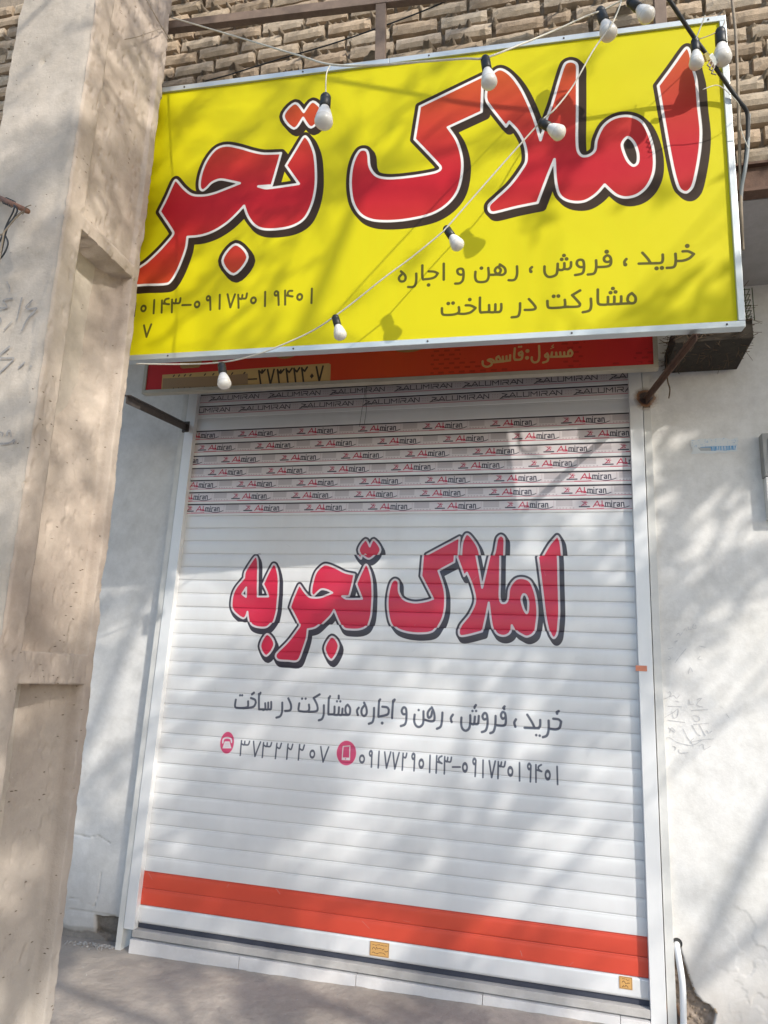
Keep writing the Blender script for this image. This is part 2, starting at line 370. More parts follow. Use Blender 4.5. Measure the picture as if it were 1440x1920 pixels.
TXT_SIGN = [
 (T1, 22, [[(1332,282),(1317,297),(1318,318)],[(1197,275),(1198,340),(1185,385),(1160,400),(1122,400)],[(1042,258),(1085,290),(1092,330),(1065,352),(1020,350),(960,352)],
   [(1052,268),(1012,288),(998,315),(1015,340),(1042,332),(1050,305),(1035,288)],[(822,325),(820,375),(835,410),(880,418),(925,405),(942,360),(938,290)],[(942,352),(985,352)],
   [(712,345),(690,352),(665,340),(660,310),(685,297),(708,305),(715,345),(708,400),(680,428),(640,432)],[(536,252),(536,397)],[(400,322),(450,325),(482,340)],[(482,340),(460,370),(420,387),(350,395)],
   [(343,268),(343,370),(355,395)],[(288,342),(288,400),(278,445),(255,463),(215,463)],[(150,322),(182,352),(192,378),(184,404),(160,414),(138,404),(133,378),(155,352)],
   [(520,655),(522,700),(545,715),(620,712),(660,700),(675,680),(672,645)],[(665,702),(720,705),(780,690),(820,655)],[(735,628),(780,630),(822,650)],
   [(863,558),(863,675),(880,693)],[(870,692),(940,688)],[(940,688),(946,665),(945,625)],[(945,688),(985,690),(1000,675),(1002,618)],[(1000,688),(1040,685),(1055,660),(1055,615)],
   [(1225,608),(1222,680),(1205,725),(1150,735)],[(1305,570),(1350,620),(1365,650),(1340,665),(1268,668)]],
   [(1323,322,14),(876,292,16),(399,445,16),(577,612,16),(620,608,16),(771,576,16)]),
 (T2, 21, [[(1222,128),(1270,128),(1315,150)],[(1315,150),(1280,185),(1230,205),(1170,210)],[(1160,148),(1162,220),(1145,260),(1088,268)],[(1052,155),(1052,200),(1035,225),(960,230)],
   [(880,140),(925,190),(950,230)],[(850,232),(1000,228)],[(744,193),(728,215),(730,240)],[(612,205),(590,218),(562,212),(555,185),(580,163),(605,175),(615,210),(605,245),(570,258),(500,262)],[(487,205),(488,270),(470,315),(418,325)],
   [(382,260),(350,262),(325,240),(330,210),(358,200),(380,215),(385,270),(370,315),(310,330)],[(50,258),(52,310),(75,342),(110,345),(150,325),(160,280),(162,235)],[(160,275),(178,287),(205,285),(218,265),(218,230)],[(218,278),(250,280),(272,260),(275,222)],
   [(790,482),(820,515),(818,556),(784,569),(755,545),(762,505),(790,482)],[(785,568),(640,575)],[(640,575),(690,572),(700,545),(700,510)],[(595,578),(635,574),(642,545),(642,512)],[(520,580),(580,578),(588,550),(588,515)],
   [(502,452),(503,560),(520,578)],[(443,530),(445,590),(430,630),(375,645)],[(352,460),(285,500)],[(285,500),(340,560),(350,580),(330,597),(230,600)],[(75,550),(78,595),(95,608),(150,608),(215,600),(225,575),(222,540)],[(215,602),(250,598)]],
   [(1260,82,17),(1000,272,16),(1045,268,16),(735,240,15),(577,132,17),(196,198,15),(237,194,15),(215,165,15),(610,478,15),(652,472,15),(630,443,15),(128,510,15),(168,508,15)]),
 (T3, 15.5, [[(1303,75),(1300,177)],[(1112,88),(1112,188)],[(1163,90),(1140,92),(1130,110),(1140,125),(1163,130)],[(1112,122),(1165,130)],[(1063,100),(1066,190)],[(970,97),(968,198)],
   [(778,118),(780,210)],[(780,140),(800,148),(808,120)],[(808,145),(832,142),(840,108)],[(702,115),(722,207)],[(722,207),(755,115)],[(647,118),(645,218)],[(578,135),(580,225)],[(380,192),(440,190)],
   [(307,152),(305,243)],[(305,170),(328,180),(335,150)],[(335,178),(360,175),(367,142)],[(235,158),(232,245)],[(283,145),(262,150),(252,168),(262,182),(285,185)],[(235,180),(262,183)],[(180,155),(175,250)],[(106,335),(124,417)],[(124,417),(158,328)],
   [(45,178),(35,270)],[(-25,190),(-18,280),(8,188)],[(-85,196),(-90,290)],[(20,345),(10,430)],[(-40,350),(-50,435)]], []),
]
RING_SIGN = [(T3, 15, 17, 20, [(1216,134),(886,157),(485,187),(103,215)]), (T3, 14, 12, 15, [(1049,108),(565,143)])]
U1 = (400, 1280, 4.0); U2 = (720, 1280, 4.0)
TXT_SHUT = [
 (U1, 17, [[(172,128),(166,180),(190,190),(240,188),(262,178),(264,140)],[(285,115),(315,128),(322,150)],[(322,150),(300,182),(225,192)],[(345,85),(345,195)],[(345,200),(395,200)],[(375,205),(392,195),(392,155)],[(392,200),(412,198),(415,150)],[(415,200),(435,195),(437,145)],
   [(520,150),(518,210),(505,250),(475,262)],[(565,118),(585,165),(580,205),(540,212)],[(648,155),(642,205),(665,215),(710,215),(722,195),(720,165)],[(800,88),(755,115)],[(755,115),(782,170),(778,212),(715,218)],[(832,170),(830,230),(818,270),(793,282)],[(868,115),(865,235)],
   [(865,238),(905,238)],[(900,238),(910,225),(912,180)],[(905,240),(938,238),(945,185)],[(940,240),(965,240),(972,195)],[(965,240),(1010,242)],[(1010,165),(1028,192),(1025,232),(1008,240),(994,218),(996,182),(1010,165)],[(1093,188),(1080,210),(1086,242)],
   [(1133,150),(1150,190),(1152,230),(1132,250),(1115,232),(1116,198),(1135,172)],[(1208,190),(1205,255),(1195,295),(1168,308)],[(1245,135),(1240,250)],[(1270,180),(1305,185),(1318,202)],[(1318,202),(1308,238),(1240,255)],[(1350,135),(1342,265)],
   [(357,76),(350,88)],[(308,75),(292,88)],[(878,102),(870,116)],[(1253,126),(1246,136)],[(1361,127),(1352,136)],[(943,98),(943,112)]],
   [(203,95,9),(219,95,9),(668,120,9),(695,120,9),(930,140,9),(955,140,9),(942,118,9),(1268,303,11),(305,78,9),(1086,240,9)]),
 (U2, 17, [[(165,235),(145,235),(135,210),(150,185),(168,200),(170,260),(160,310),(128,325)],[(232,240),(228,290),(245,325),(272,330),(295,300),(298,215)],[(350,195),(330,225),(335,262),(355,250),(362,215)],[(360,185),(378,230),(378,280),(350,290),(300,275)],
   [(440,225),(435,290),(425,330),(398,345)],[(518,240),(503,265),(508,295)],[(582,262),(580,310),(590,345),(615,360),(640,340),(648,290),(648,245)],[(648,305),(675,310),(683,255)],[(680,310),(706,305),(712,250)],
   [(772,270),(750,275),(740,250),(755,228),(772,240),(778,300),(765,355),(735,370)],[(838,250),(835,320),(822,365),(798,378)],[(910,260),(890,270),(878,245),(890,220),(910,235),(914,300),(895,322),(835,318)],[(990,275),(978,300),(985,330)],
   [(1075,240),(1112,300),(1130,342)],[(1055,338),(1160,342)],[(1172,280),(1170,325),(1155,342)],[(1235,285),(1235,350),(1222,395),(1192,408)],[(1270,270),(1308,275),(1328,292)],[(1328,292),(1318,335),(1290,350),(1240,345)],
   [(690,168),(680,182)],[(905,178),(895,190)],[(1310,213),(1295,222)],[(82,128),(74,140)]],
   [(262,205,9),(665,212,9),(692,212,9),(680,190,8),(902,198,9),(1142,393,9),(1168,397,9),(1298,232,9),(508,292,9),(985,328,9)]),
 (U1, 12, [[(215,435),(205,545)],[(213,455),(235,466),(240,440)],[(240,465),(265,465),(275,440)],[(305,440),(315,552)],[(315,552),(357,445)],[(380,450),(370,560)],[(378,465),(402,478),(408,452)],[(408,478),(430,477),(440,450)],
   [(480,455),(468,568)],[(478,480),(500,492),(513,455)],[(563,460),(553,572)],[(562,485),(585,500),(598,462)],[(650,465),(640,578)],[(648,492),(672,505),(685,468)],[(808,480),(825,593)],[(825,593),(867,482)],
   [(1192,520),(1187,632)],[(1245,515),(1238,638)],[(1287,520),(1300,640)],[(1300,640),(1332,520)],[(1350,525),(1362,646)],[(1362,646),(1395,525)]], []),
 (U2, 12, [[(145,530),(138,655)],[(145,555),(163,562),(172,530)],[(232,540),(226,660)],[(347,545),(343,672)],[(397,548),(392,676)],[(435,550),(415,562),(413,585),(435,605)],[(397,592),(435,605)],[(457,555),(453,683)],[(457,580),(473,592),(480,560)],[(480,592),(500,592),(507,560)],
   [(515,632),(572,632)],[(690,580),(684,702)],[(744,580),(742,710)],[(790,585),(808,710)],[(808,710),(835,588)],[(858,592),(855,718)],[(858,615),(874,628),(882,595)],[(882,628),(902,628),(910,592)],[(1017,600),(1017,735)],
   [(1102,620),(1098,742)],[(1140,615),(1140,745)],[(1180,615),(1160,628),(1160,648),(1182,665)],[(1140,652),(1182,665)],[(1298,628),(1302,762)]], []),
]
RING_SHUT = [(U1, 12, 17, 24, [(745,535),(1117,572)]), (U1, 11, 10, 16, [(1183,530)]), (U2, 12, 15, 26, [(281,607),(608,635),(948,665),(1228,692)]), (U2, 11, 10, 17, [(222,552),(679,590),(1090,628)])]

# ------------------------------------------------------------------ yellow board
n_s = np.array([0.071, -0.993, -0.094]); n_s /= np.linalg.norm(n_s)
Qs = at(1397, 612, -.8)
sp = lambda x, y: onpl(x, y, Qs, n_s)
bl, br_, tl, trr = sp(259, 675), sp(1397, 612), sp(310, 161), sp(1362, 30)
su = br_-bl; su /= np.linalg.norm(su); sv = np.cross(n_s, su); sv = -sv if sv[2] < 0 else sv
def s2(P): p = np.asarray(P)-bl; return np.array([p@su, p@sv])
HS = np.mean([s2(tl)[1], s2(trr)[1]]); XR = np.mean([s2(br_)[0], s2(trr)[0]]); XL = -0.74
def sq(x, y): return s2(sp(x, y))
YEL = (.63, .565, .003); DARK = (.038, .022, .012); WHT = (.80, .78, .74)
cs = Canvas(XL, XR, 0, HS, 780, YEL)
polys = [contour([(*sq(p[0], p[1]), *p[2:]) for p in P]) for P in LOGO_SIGN]
# the last word runs on behind the pillar: carried over from the same lettering on the shutter
zs_ = lambda x, y: at(x, y, 0)[[0, 2]]
src = [(650/4+400, 468/4+980), (1145/4+400, 315/4+980), (830/4+400, 318/4+980), (907/4+400, 655/4+980), (1195/4+400, 560/4+980), (580/4+400, 635/4+980)]
dst = [(290, 640), (1085, 370), (600, 427), (708, 798), (1150, 640), (190, 835)]
A_ = np.array([[*zs_(*p), 1] for p in src]); B_ = np.array([sq(240+q[0]/3.2727, 140+q[1]/3.2727) for q in dst])
AF = np.linalg.lstsq(A_, B_, rcond=None)[0]
for P in (LOGO_BE, LOGO_BEH, LOGO_BED):
    polys.append(contour([(*(np.array([*zs_(p[0], p[1]), 1]) @ AF), *p[2:]) for p in P]))
zc = sq(720, 330)[1]
def grad_sign(X, Z):
    c = np.array([.48, .012, .022]); o = np.array([.53, .085, .016]); t = np.clip(np.abs(Z-HS*.54)/(HS*.36), 0, 1)**1.5
    return c*(1-t[..., None])+o*t[..., None]
logo(cs, polys, .0118, .022, (.017, -.021), DARK, WHT, grad_sign)
TXTC = (.095, .085, .012)
def draw_text(cv, groups, rings, f, sc, col):
    for (ox, oy, s), w, S, D in groups:
        for st in S: cv.stroke([f(ox+a/s, oy+b/s) for a, b in st], w/s*sc, col)
        for a, b, r in D: cv.disc(f(ox+a/s, oy+b/s), r/s*sc, r/s*sc, col)
    for (ox, oy, s), w, rx, rz, L in rings:
        for a, b in L: cv.disc(f(ox+a/s, oy+b/s), rx/s*sc, rz/s*sc, col, ring=w/s*sc)
draw_text(cs, TXT_SIGN, RING_SIGN, sq, .00258, TXTC)
X_, Z_ = np.meshgrid(cs.x0+(np.arange(cs.w)+.5)/cs.ppm, cs.z0+(np.arange(cs.h)+.5)/cs.ppm)
wear = 1-.07*np.clip(fbm(X_*5, Z_*.5, 1.0, 101, 4)-.48, 0, 1)*2-.10*np.clip(.10-Z_, 0, 1)*10*fbm(X_, Z_, 9, 102, 3)-.06*fbm(X_, Z_, 1.3, 103, 3)
cs.a *= wear[..., None].astype(np.float32)
M_signface = image_mat('yellow_printed_vinyl', cs.image('yellow_print'), .5, grain=.006, spec=.2)

sign = empty('shop_sign', bl, 'large yellow shop board with red outlined Persian lettering, hung over the shutter', 'sign')
def S(u, v, w=0.0): return bl+su*u+sv*v-n_s*w*(-1)     # w: out of the board
nout = n_s if n_s[1] < 0 else -n_s
def S(u, v, w=0.0): return bl+su*u+sv*v+nout*w
def sbox(name, mat, parent, u0, u1, v0, v1, w0, w1, bev=0):
    M = Matrix(((su[0], sv[0], nout[0], bl[0]), (su[1], sv[1], nout[1], bl[1]), (su[2], sv[2], nout[2], bl[2]), (0, 0, 0, 1)))
    bm = bmesh.new(); box(bm, u0, u1, v0, v1, w0, w1, bev); bmesh.ops.transform(bm, matrix=M, verts=bm.verts); return fin(bm, name, mat, parent)
fw = .026
nu, nv = 90, 40
U, V_ = np.meshgrid(np.linspace(XL+fw, XR-fw, nu), np.linspace(fw, HS-fw, nv))
Wv = -.010+.0022*np.sin(V_*2.1+1)*np.sin(U*1.7)+.006*(fbm(U, V_, 1.6, 3, 2)-.5)
P3 = bl+U[..., None]*su+V_[..., None]*sv+Wv[..., None]*nout
idx = np.arange(nu*nv).reshape(nv, nu); F = np.stack([idx[:-1,:-1], idx[:-1,1:], idx[1:,1:], idx[1:,:-1]], -1).reshape(-1, 4)
uvs = np.stack([(U-cs.x0)/(cs.x1-cs.x0), (V_-cs.z0)/(cs.z1-cs.z0)], -1).reshape(-1, 2)
mesh_np('printed_face', P3.reshape(-1, 3), F, M_signface, sign, True, uvs)
cuts = [XL, .78, XR]
sbox('frame_rail', M_alu, sign, XL, XR, 0, fw, -.055, 0, .002)
sbox('frame_rail', M_alu, sign, XL, 1.18, HS-fw, HS, -.055, 0, .002)
sbox('frame_rail', M_alu, sign, 1.182, XR, HS-fw, HS, -.055, .0006, .002)
sbox('frame_rail', M_alu, sign, XR-fw, XR, fw+.001, .82, -.055, .001, .002)
sbox('frame_rail', M_alu, sign, XR-fw, XR, .8215, HS-fw-.001, -.055, .0014, .002)
sbox('frame_rail', M_alu, sign, XL, XL+fw, fw+.001, HS-fw-.001, -.055, .001, .002)
sbox('back_panel', M_cream, sign, XL+.004, XR-.004, .004, HS-.004, -.052, -.048)

scb = bmesh.new(); lathe_bm(scb, [(.0001, .003), (.0035, .0022), (.0045, 0)], (0, 0, 0), nout, 10); scm = bpy.data.meshes.new('screw'); scb.to_mesh(scm); scb.free()
for u_ in np.arange(.15, XR, .61):
    for v_ in (fw*.5, HS-fw*.5):
        o = link('screw', scm, sign, M_darksteel if not scm.materials else None); o.location = tuple(S(u_, v_, .0012)-bl)
# ------------------------------------------------------------------ red board, lower and nearer the wall
rb0, rb1 = at(265, 738, -.27), at(1235, 690, -.21)
ru = rb1-rb0; RW = np.linalg.norm(ru); ru /= RW; rv = np.array([0, -.03, 1.0]); rv -= ru*(rv@ru); rv /= np.linalg.norm(rv); rn = np.cross(ru, rv)
if rn[1] > 0: rn = -rn
def rq(x, y): p = onpl(x, y, rb0, rn)-rb0; return np.array([p@ru, p@rv])
RH = .46
cr = Canvas(0, RW, 0, RH, 900, lin((168, 38, 22)))
Xg, Zg = np.meshgrid(cr.x0+(np.arange(cr.w)+.5)/cr.ppm, cr.z0+(np.arange(cr.h)+.5)/cr.ppm)
tt = np.clip(1-np.abs(Xg/RW-.52)*2.3, 0, 1)[..., None]
cr.a[:] = np.array(lin((196, 46, 46)))*(1-tt)+np.array(lin((222, 84, 42)))*tt
dash = ((np.abs((Xg*18+np.floor(Zg*40)*.5) % 1-.5) < .27) & (np.abs((Zg*40) % 1-.5) < .22) & (fbm(Xg, Zg, 5, 5) > .47) & (Xg > RW*.6))
cr.a[dash] *= .72
R4 = (290, 670, 4.114); R5 = (880, 630, 6.545)
CRM = lin((205, 172, 112)); OFF = lambda R, a, b: rq(R[0]+a/R[2], R[1]+b/R[2])
def rpoly(R, L, c, op=1.0): cr.poly([OFF(R, a, b) for a, b in L], c, op)
rpoly(R4, [(55,132),(1340,42),(1356,52),(1352,198),(1340,206),(45,276)], CRM)
for st in ([(800,100),(815,205)],[(800,100),(822,118),(826,95),(826,118),(848,92)],[(868,92),(890,205)],[(890,205),(918,90)],[(945,92),(958,200)],[(945,98),(965,118),(970,95)],[(970,118),(994,90)],[(1012,85),(1025,195)],[(1012,92),(1035,112),(1056,82)],
           [(1072,82),(1085,190)],[(1072,88),(1095,108),(1114,78)],[(1132,78),(1145,185)],[(1132,85),(1155,103),(1174,72)],[(1245,70),(1267,180)],[(1267,180),(1296,65)]):
    cr.stroke([OFF(R4, a, b) for a, b in st], 15/4.114*.0029, (.06, .045, .03), smooth=False)
rpoly(R4, [(1210,120),(1226,140),(1208,162),(1194,142)], (.06, .045, .03))
cr.stroke([OFF(R4, 718, 166), OFF(R4, 782, 163)], .009, (.06, .045, .03))
rpoly(R4, [(60,160),(250,150),(480,140),(715,122),(716,205),(500,218),(260,235),(55,238)], lin((158, 132, 100)), .95)
for k, xx in enumerate((140,180,225,268,380,445,590,685)):
    cr.stroke([OFF(R4, xx, 150-xx*.04), OFF(R4, xx+8, 140-xx*.04)], .008, (.07, .05, .035), smooth=False)
    cr.stroke([OFF(R4, xx, 240-xx*.04), OFF(R4, xx+4, 252-xx*.04)], .006, (.07, .05, .035), smooth=False)
rpoly(R4, [(190,20),(365,10),(350,60),(335,76),(212,84),(195,74)], lin((170, 130, 80)))
rpoly(R4, [(430,10),(500,5),(470,48),(455,48)], lin((170, 130, 80)))
c0 = rq(535, 664); cr.disc(c0+np.array([0, .03]), .085, .055, lin((165, 128, 74)))
c0 = rq(765, 655); cr.disc(c0+np.array([0, .03]), .10, .045, lin((165, 128, 74)))
for st in ([(1240,165),(1264,200),(1245,240),(1215,228),(1215,190),(1240,165)],[(1245,240),(1120,247),(1000,250)],[(1165,195),(1165,240)],[(1115,195),(1120,245)],[(1065,198),(1070,245)],[(1015,195),(1005,250)],
           [(955,210),(930,230),(940,252),(968,242),(955,207)],[(970,240),(958,300),(905,320)],[(855,115),(858,250),(840,305),(795,318),(766,290),(766,255)],[(558,145),(550,265),(580,285)],
           [(640,188),(608,205),(618,232),(652,215),(640,185)],[(652,218),(635,278),(560,287)],[(500,230),(497,295)],[(455,243),(455,300)],[(410,248),(413,308)],[(500,293),(400,308),(300,318)],[(357,242),(332,262),(338,300),(385,300),(357,242)],
           [(300,298),(262,278),(225,292),(270,315),(268,350),(215,372),(168,352),(162,305)]):
    cr.stroke([OFF(R5, a, b) for a, b in st], 27/6.545*.0028, CRM)
for st in ([(1032,103),(1010,122),(1035,132)],[(1035,132),(1000,148)]): cr.stroke([OFF(R5, a, b) for a, b in st], 11/6.545*.0028, CRM, smooth=False)
for a, b, r in ((712,178,24),(708,262,24),(608,128,13),(636,126,13)): cr.disc(OFF(R5, a, b), r/6.545*.0028, r/6.545*.0028, CRM)
M_redface = image_mat('red_printed_sheet', cr.image('red_print'), .5, grain=.001, spec=.2)
rsign = empty('old_shop_sign', rb0, 'low red board with cream lettering and a patched phone number under the yellow board', 'sign')
def R3(u, v, w=0.0): return rb0+ru*u+rv*v+rn*w
def rbox(name, mat, parent, u0, u1, v0, v1, w0, w1, bev=0):
    M = Matrix(((ru[0], rv[0], rn[0], rb0[0]), (ru[1], rv[1], rn[1], rb0[1]), (ru[2], rv[2], rn[2], rb0[2]), (0, 0, 0, 1)))
    bm = bmesh.new(); box(bm, u0, u1, v0, v1, w0, w1, bev); bmesh.ops.transform(bm, matrix=M, verts=bm.verts); return fin(bm, name, mat, parent)
rf = .022
P = [R3(rf, rf, -.006), R3(RW-rf, rf, -.006), R3(RW-rf, RH-rf, -.006), R3(rf, RH-rf, -.006)]
mesh_np('printed_face', P, [[0, 1, 2, 3]], M_redface, rsign, False, [(rf/RW, rf/RH), (1-rf/RW, rf/RH), (1-rf/RW, 1-rf/RH), (rf/RW, 1-rf/RH)])
rbox('frame_rail', M_cream, rsign, 0, RW, 0, rf, -.045, 0, .002); rbox('frame_rail', M_cream, rsign, 0, RW, RH-rf, RH, -.045, 0, .002)
rbox('frame_rail', M_cream, rsign, 0, rf, rf+.001, RH-rf-.001, -.045, .001, .002); rbox('frame_rail', M_cream, rsign, RW-rf, RW, rf+.001, RH-rf-.001, -.045, .001, .002)
rbox('back_panel', M_cream, rsign, .004, RW-.004, .004, RH-.004, -.043, -.039)

# ------------------------------------------------------------------ roller shutter
Lz = [1729,1697,1664,1633,1604,1573.6,1544.4,1515,1486.7,1457.5,1429,1401,1373.6,1345.8,1319.6,1292,1266.7,1239.6,1214,1187.5,1162,1137,1111,1087,1063,1038,1014.5,990,967.5,946,925,902.7,879,855.6,832.5,809,786,763]
Rz = [1873.7,1832.5,1793.7,1757.5,1721,1685,1649.5,1613,1578.7,1543,1510,1477.5,1442.5,1408.5,1377,1344,1312,1280.8,1250.4,1218.5,1189.3,1159.3,1130,1102.5,1072.6,1043,1015.6,None,None,935,908,881,854.7,829.3,802.7,773.6,None,None]
zl = []
for i, y in enumerate(Lz):
    a = at(375-.1147*(y-748), y, 0)[2]; b = at(1178+.0315*(Rz[i]-690), Rz[i], 0)[2] if Rz[i] else a
    zl.append((a+b)/2)
zl = np.array(zl); zs = zl.copy()
for _ in range(3): zs[2:-1] = (zs[1:-2]+2*zs[2:-1]+zs[3:])/4
zl = list(zs)
while zl[-1] < 3.25: zl.append(zl[-1]+.077)
W = 2.505; DX, DZ = .020, .015
z20, z25 = zl[20], zl[25]
def canon(x, y):
    p = at(x, y, 0); X, Z = p[0], p[2]
    if Z > z25: X -= DX
    elif Z < z20: Z -= DZ
    return np.array([X, Z])
cw = Canvas(-.06, W+.02, -.08, 3.2, 800, (.70, .71, .725))
Xg, Zg = np.meshgrid(cw.x0+(np.arange(cw.w)+.5)/cw.ppm, cw.z0+(np.arange(cw.h)+.5)/cw.ppm)
cw.a *= (1-.05*fbm(Xg, Zg*3, 3, 9)-.10*np.clip(fbm(Xg*14, Zg*.8, 1.0, 19, 4)-.5, 0, 1)-.10*np.clip(fbm(Xg, Zg, 7, 29, 5)-.56, 0, 1)*4*.5)[..., None].astype(np.float32)
band = (Zg > zl[1]-DZ) & (Zg < zl[3]-DZ+.004)
tb = np.clip(fbm(Xg, Zg, 1.2, 2), 0, 1)[..., None]
cw.a[band] = (np.array(lin((205, 72, 58)))*(1-tb)+np.array(lin((212, 82, 52)))*tb)[band]
# printed protective film on the upper slats
RED2 = (.42, .02, .06); INK = (.030, .026, .045)
def film(zt, h, xa, kind):
    z1 = zt; z0 = zt-h; per = PER[kind]
    s_, X, Z = cw.win(-.06, W+.02, z0, z1); cw.a[s_] = np.array((.60, .55, .57)) if kind == 'a' else np.array((.61, .57, .59))
    wob = .0012*np.sin(X[0]*9+zt*40); cw.stroke([(-.06, z1-.0024), (W+.02, z1-.0024)], .0078, (.035, .03, .04), smooth=False)
    cw.stroke([(-.06, z0+.001), (W+.02, z0+.001)], .0025, RED2, smooth=False)
    k0 = int(math.floor((-.1-xa)/per))-1
    for k in range(k0, k0+int(3/per)+4):
        x = xa+k*per
        sx = 1.36 if kind == 'a' else 1.04
        g = lambda P, w, c, sm=False, op=1.0: cw.stroke([(x+a*.001*sx, z0+b*.001*h/.052) for a, b in P], w*.001, c, op, sm)
        if kind == 'a':                              # arrow mark and wide capitals
            g([(0,8),(28,30),(8,36)], 4.5, INK); g([(10,20),(34,18)], 5, INK); g([(0,8),(40,14),(60,12)], 3, INK, True)
            xs = 36
            for ch, w in (('A',30),('L',24),('U',28),('M',30),('I',8),('R',28),('A',28),('N',26)):
                G = {'A': [[(0,12),(14,38),(27,12)],[(7,20),(22,20)]], 'L': [[(0,38),(0,13),(20,13)]], 'U': [[(0,38),(0,13),(22,13),(22,38)]], 'M': [[(0,12),(0,37),(12,22),(24,37),(24,12)]], 'I': [[(2,12),(2,38)]],
                     'R': [[(0,37),(22,37),(22,24),(4,24)],[(12,24),(23,12)],[(0,12),(0,24)]], 'N': [[(0,12),(0,37),(20,13),(20,38)]]}[ch]
                for q in G: g([(xs+a, b) for a, b in q], 4.2, INK)
                xs += w+1.5
            for a in (0, 10, 20):
                for b in (18, 32): cw.disc((x+(xs+8+a)*.001*sx, z0+b*.001*h/.052), .0022, .0022, (.35, .12, .2), .7)
        else:
            g([(-66,13),(-18,13)], 6.5, INK); g([(-56,18),(-40,30),(-50,36)], 4, (.30, .03, .08)); g([(-50,20),(-32,22),(-40,36),(-28,32)], 3.5, RED2); g([(-58,40),(-30,40)], 2, RED2)
            g([(0,12),(20,40),(30,14)], 5.2, RED2); g([(8,20),(48,20)], 5.2, RED2); g([(36,14),(52,14),(42,18),(42,40)], 5.0, RED2)
            xs = 58
            for ch, w in (('m',29),('i',10),('r',15),('a',20),('n',17)):
                G = {'m': [[(0,12),(0,31),(10,31),(11,12)],[(11,30),(21,30),(22,12)]], 'i': [[(0,12),(0,31)],[(0,38),(0,39)]], 'r': [[(0,12),(0,31)],[(0,28),(9,31)]], 'a': [[(1,30),(11,30),(12,13),(2,13),(0,20),(11,22)]], 'n': [[(0,12),(0,31),(10,31),(12,12)]]}[ch]
                for q in G: g([(xs+a, b) for a, b in q], 5.4, INK)
                xs += w
            g([(52,14),(90,9),(120,4),(150,8),(168,14)], 4.0, INK, True)
            g([(-30,4),(20,3),(50,5)], 3.5, RED2, True, .8)
            for b in range(18, 46, 5): g([(184,b),(262,b)], 2.2, (.16, .12, .14), False, .75)
            for a in (188, 203, 218, 233, 252, 268): cw.disc((x+a*.001*sx, z0+8*.001), .0032, .0025, (.25, .12, .16), .6)
            g([(172,6),(172,44)], 1.5, (.3, .1, .15), False, .6)
pa = at(393, 749, 0)[0]; pb = at(506, 742, 0)[0]
PER = {'a': .345, 'b': .345}
PER['a'] = at(621+0, 736, 0)[0]-at(506, 742, 0)[0] if False else .392; PER['b'] = .376
for i, (x, y) in zip((35,34,33,32,31,30,29), ((468,811.6),(392.4,837),(436.6,859),(411.8,883),(465.8,905.7),(456,928),(369.4,952.8))):
    film(zl[i], .057, at(x, y, 0)[0]-DX, 'b')
film(zl[37], .054, at(448.5, 770, 0)[0]-DX, 'a'); film(zl[38], .054, at(393, 749, 0)[0]-DX, 'a')
logo(cw, [contour([(*canon(p[0], p[1]), *p[2:]) for p in P]) for P in LOGO_SHUT], .0105, .0165, (.013, -.021), (.040, .036, .052), (.60, .54, .57),
     lambda X, Z: np.array([.56, .020, .062])*np.ones(X.shape+(1,)))
draw_text(cw, TXT_SHUT, RING_SHUT, canon, .0028, (.10, .11, .145))
PINK = lin((205, 75, 115))
def ic(U, a, b): return canon(U[0]+a/U[2], U[1]+b/U[2])
for a, b, rx, rz in ((107,450,57,77),(1000,527,74,83)):
    cw.disc(ic(U1, a, b), (rx+3)*.0007, (rz+4)*.00072, (.75, .6, .66)); cw.disc(ic(U1, a, b), rx*.0007, rz*.00072, PINK)
WH = (.72, .68, .70)
cw.stroke([ic(U1, 75, 450), ic(U1, 80, 422), ic(U1, 107, 412), ic(U1, 135, 422), ic(U1, 140, 447)], .0085, WH)
cw.poly([ic(U1, *p) for p in ((90,440),(125,440),(140,492),(72,492))], WH)
for a in (98, 107, 116):
    for b in (455, 465, 475): cw.disc(ic(U1, a, b), .0013, .0013, PINK)
cw.stroke([ic(U1, *p) for p in ((975,478),(1026,474),(1024,578),(968,576),(975,478))], .005, WH, smooth=False)
cw.poly([ic(U1, *p) for p in ((968,560),(1024,562),(1024,580),(968,578))], WH); cw.disc(ic(U1, 994, 571), .003, .003, PINK)
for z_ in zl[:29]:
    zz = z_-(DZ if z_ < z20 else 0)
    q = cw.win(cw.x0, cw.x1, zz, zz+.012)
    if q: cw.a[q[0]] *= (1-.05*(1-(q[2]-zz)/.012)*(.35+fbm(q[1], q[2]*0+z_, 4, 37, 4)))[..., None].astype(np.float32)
sr = random.Random(77)
for k in range(60):                                 # scuffs and scratches
    x_, z_ = sr.uniform(0, W), sr.uniform(0, 2.3); cw.stroke([(x_, z_), (x_+sr.gauss(0, .02), z_+sr.gauss(0, .012))], sr.uniform(.0008, .002), (.42, .42, .42), sr.uniform(.2, .6), False)
M_shut = image_mat('printed_white_slats', cw.image('shutter_print'), .36, .1, coat=.15, dirt=(.93, .925, .91))

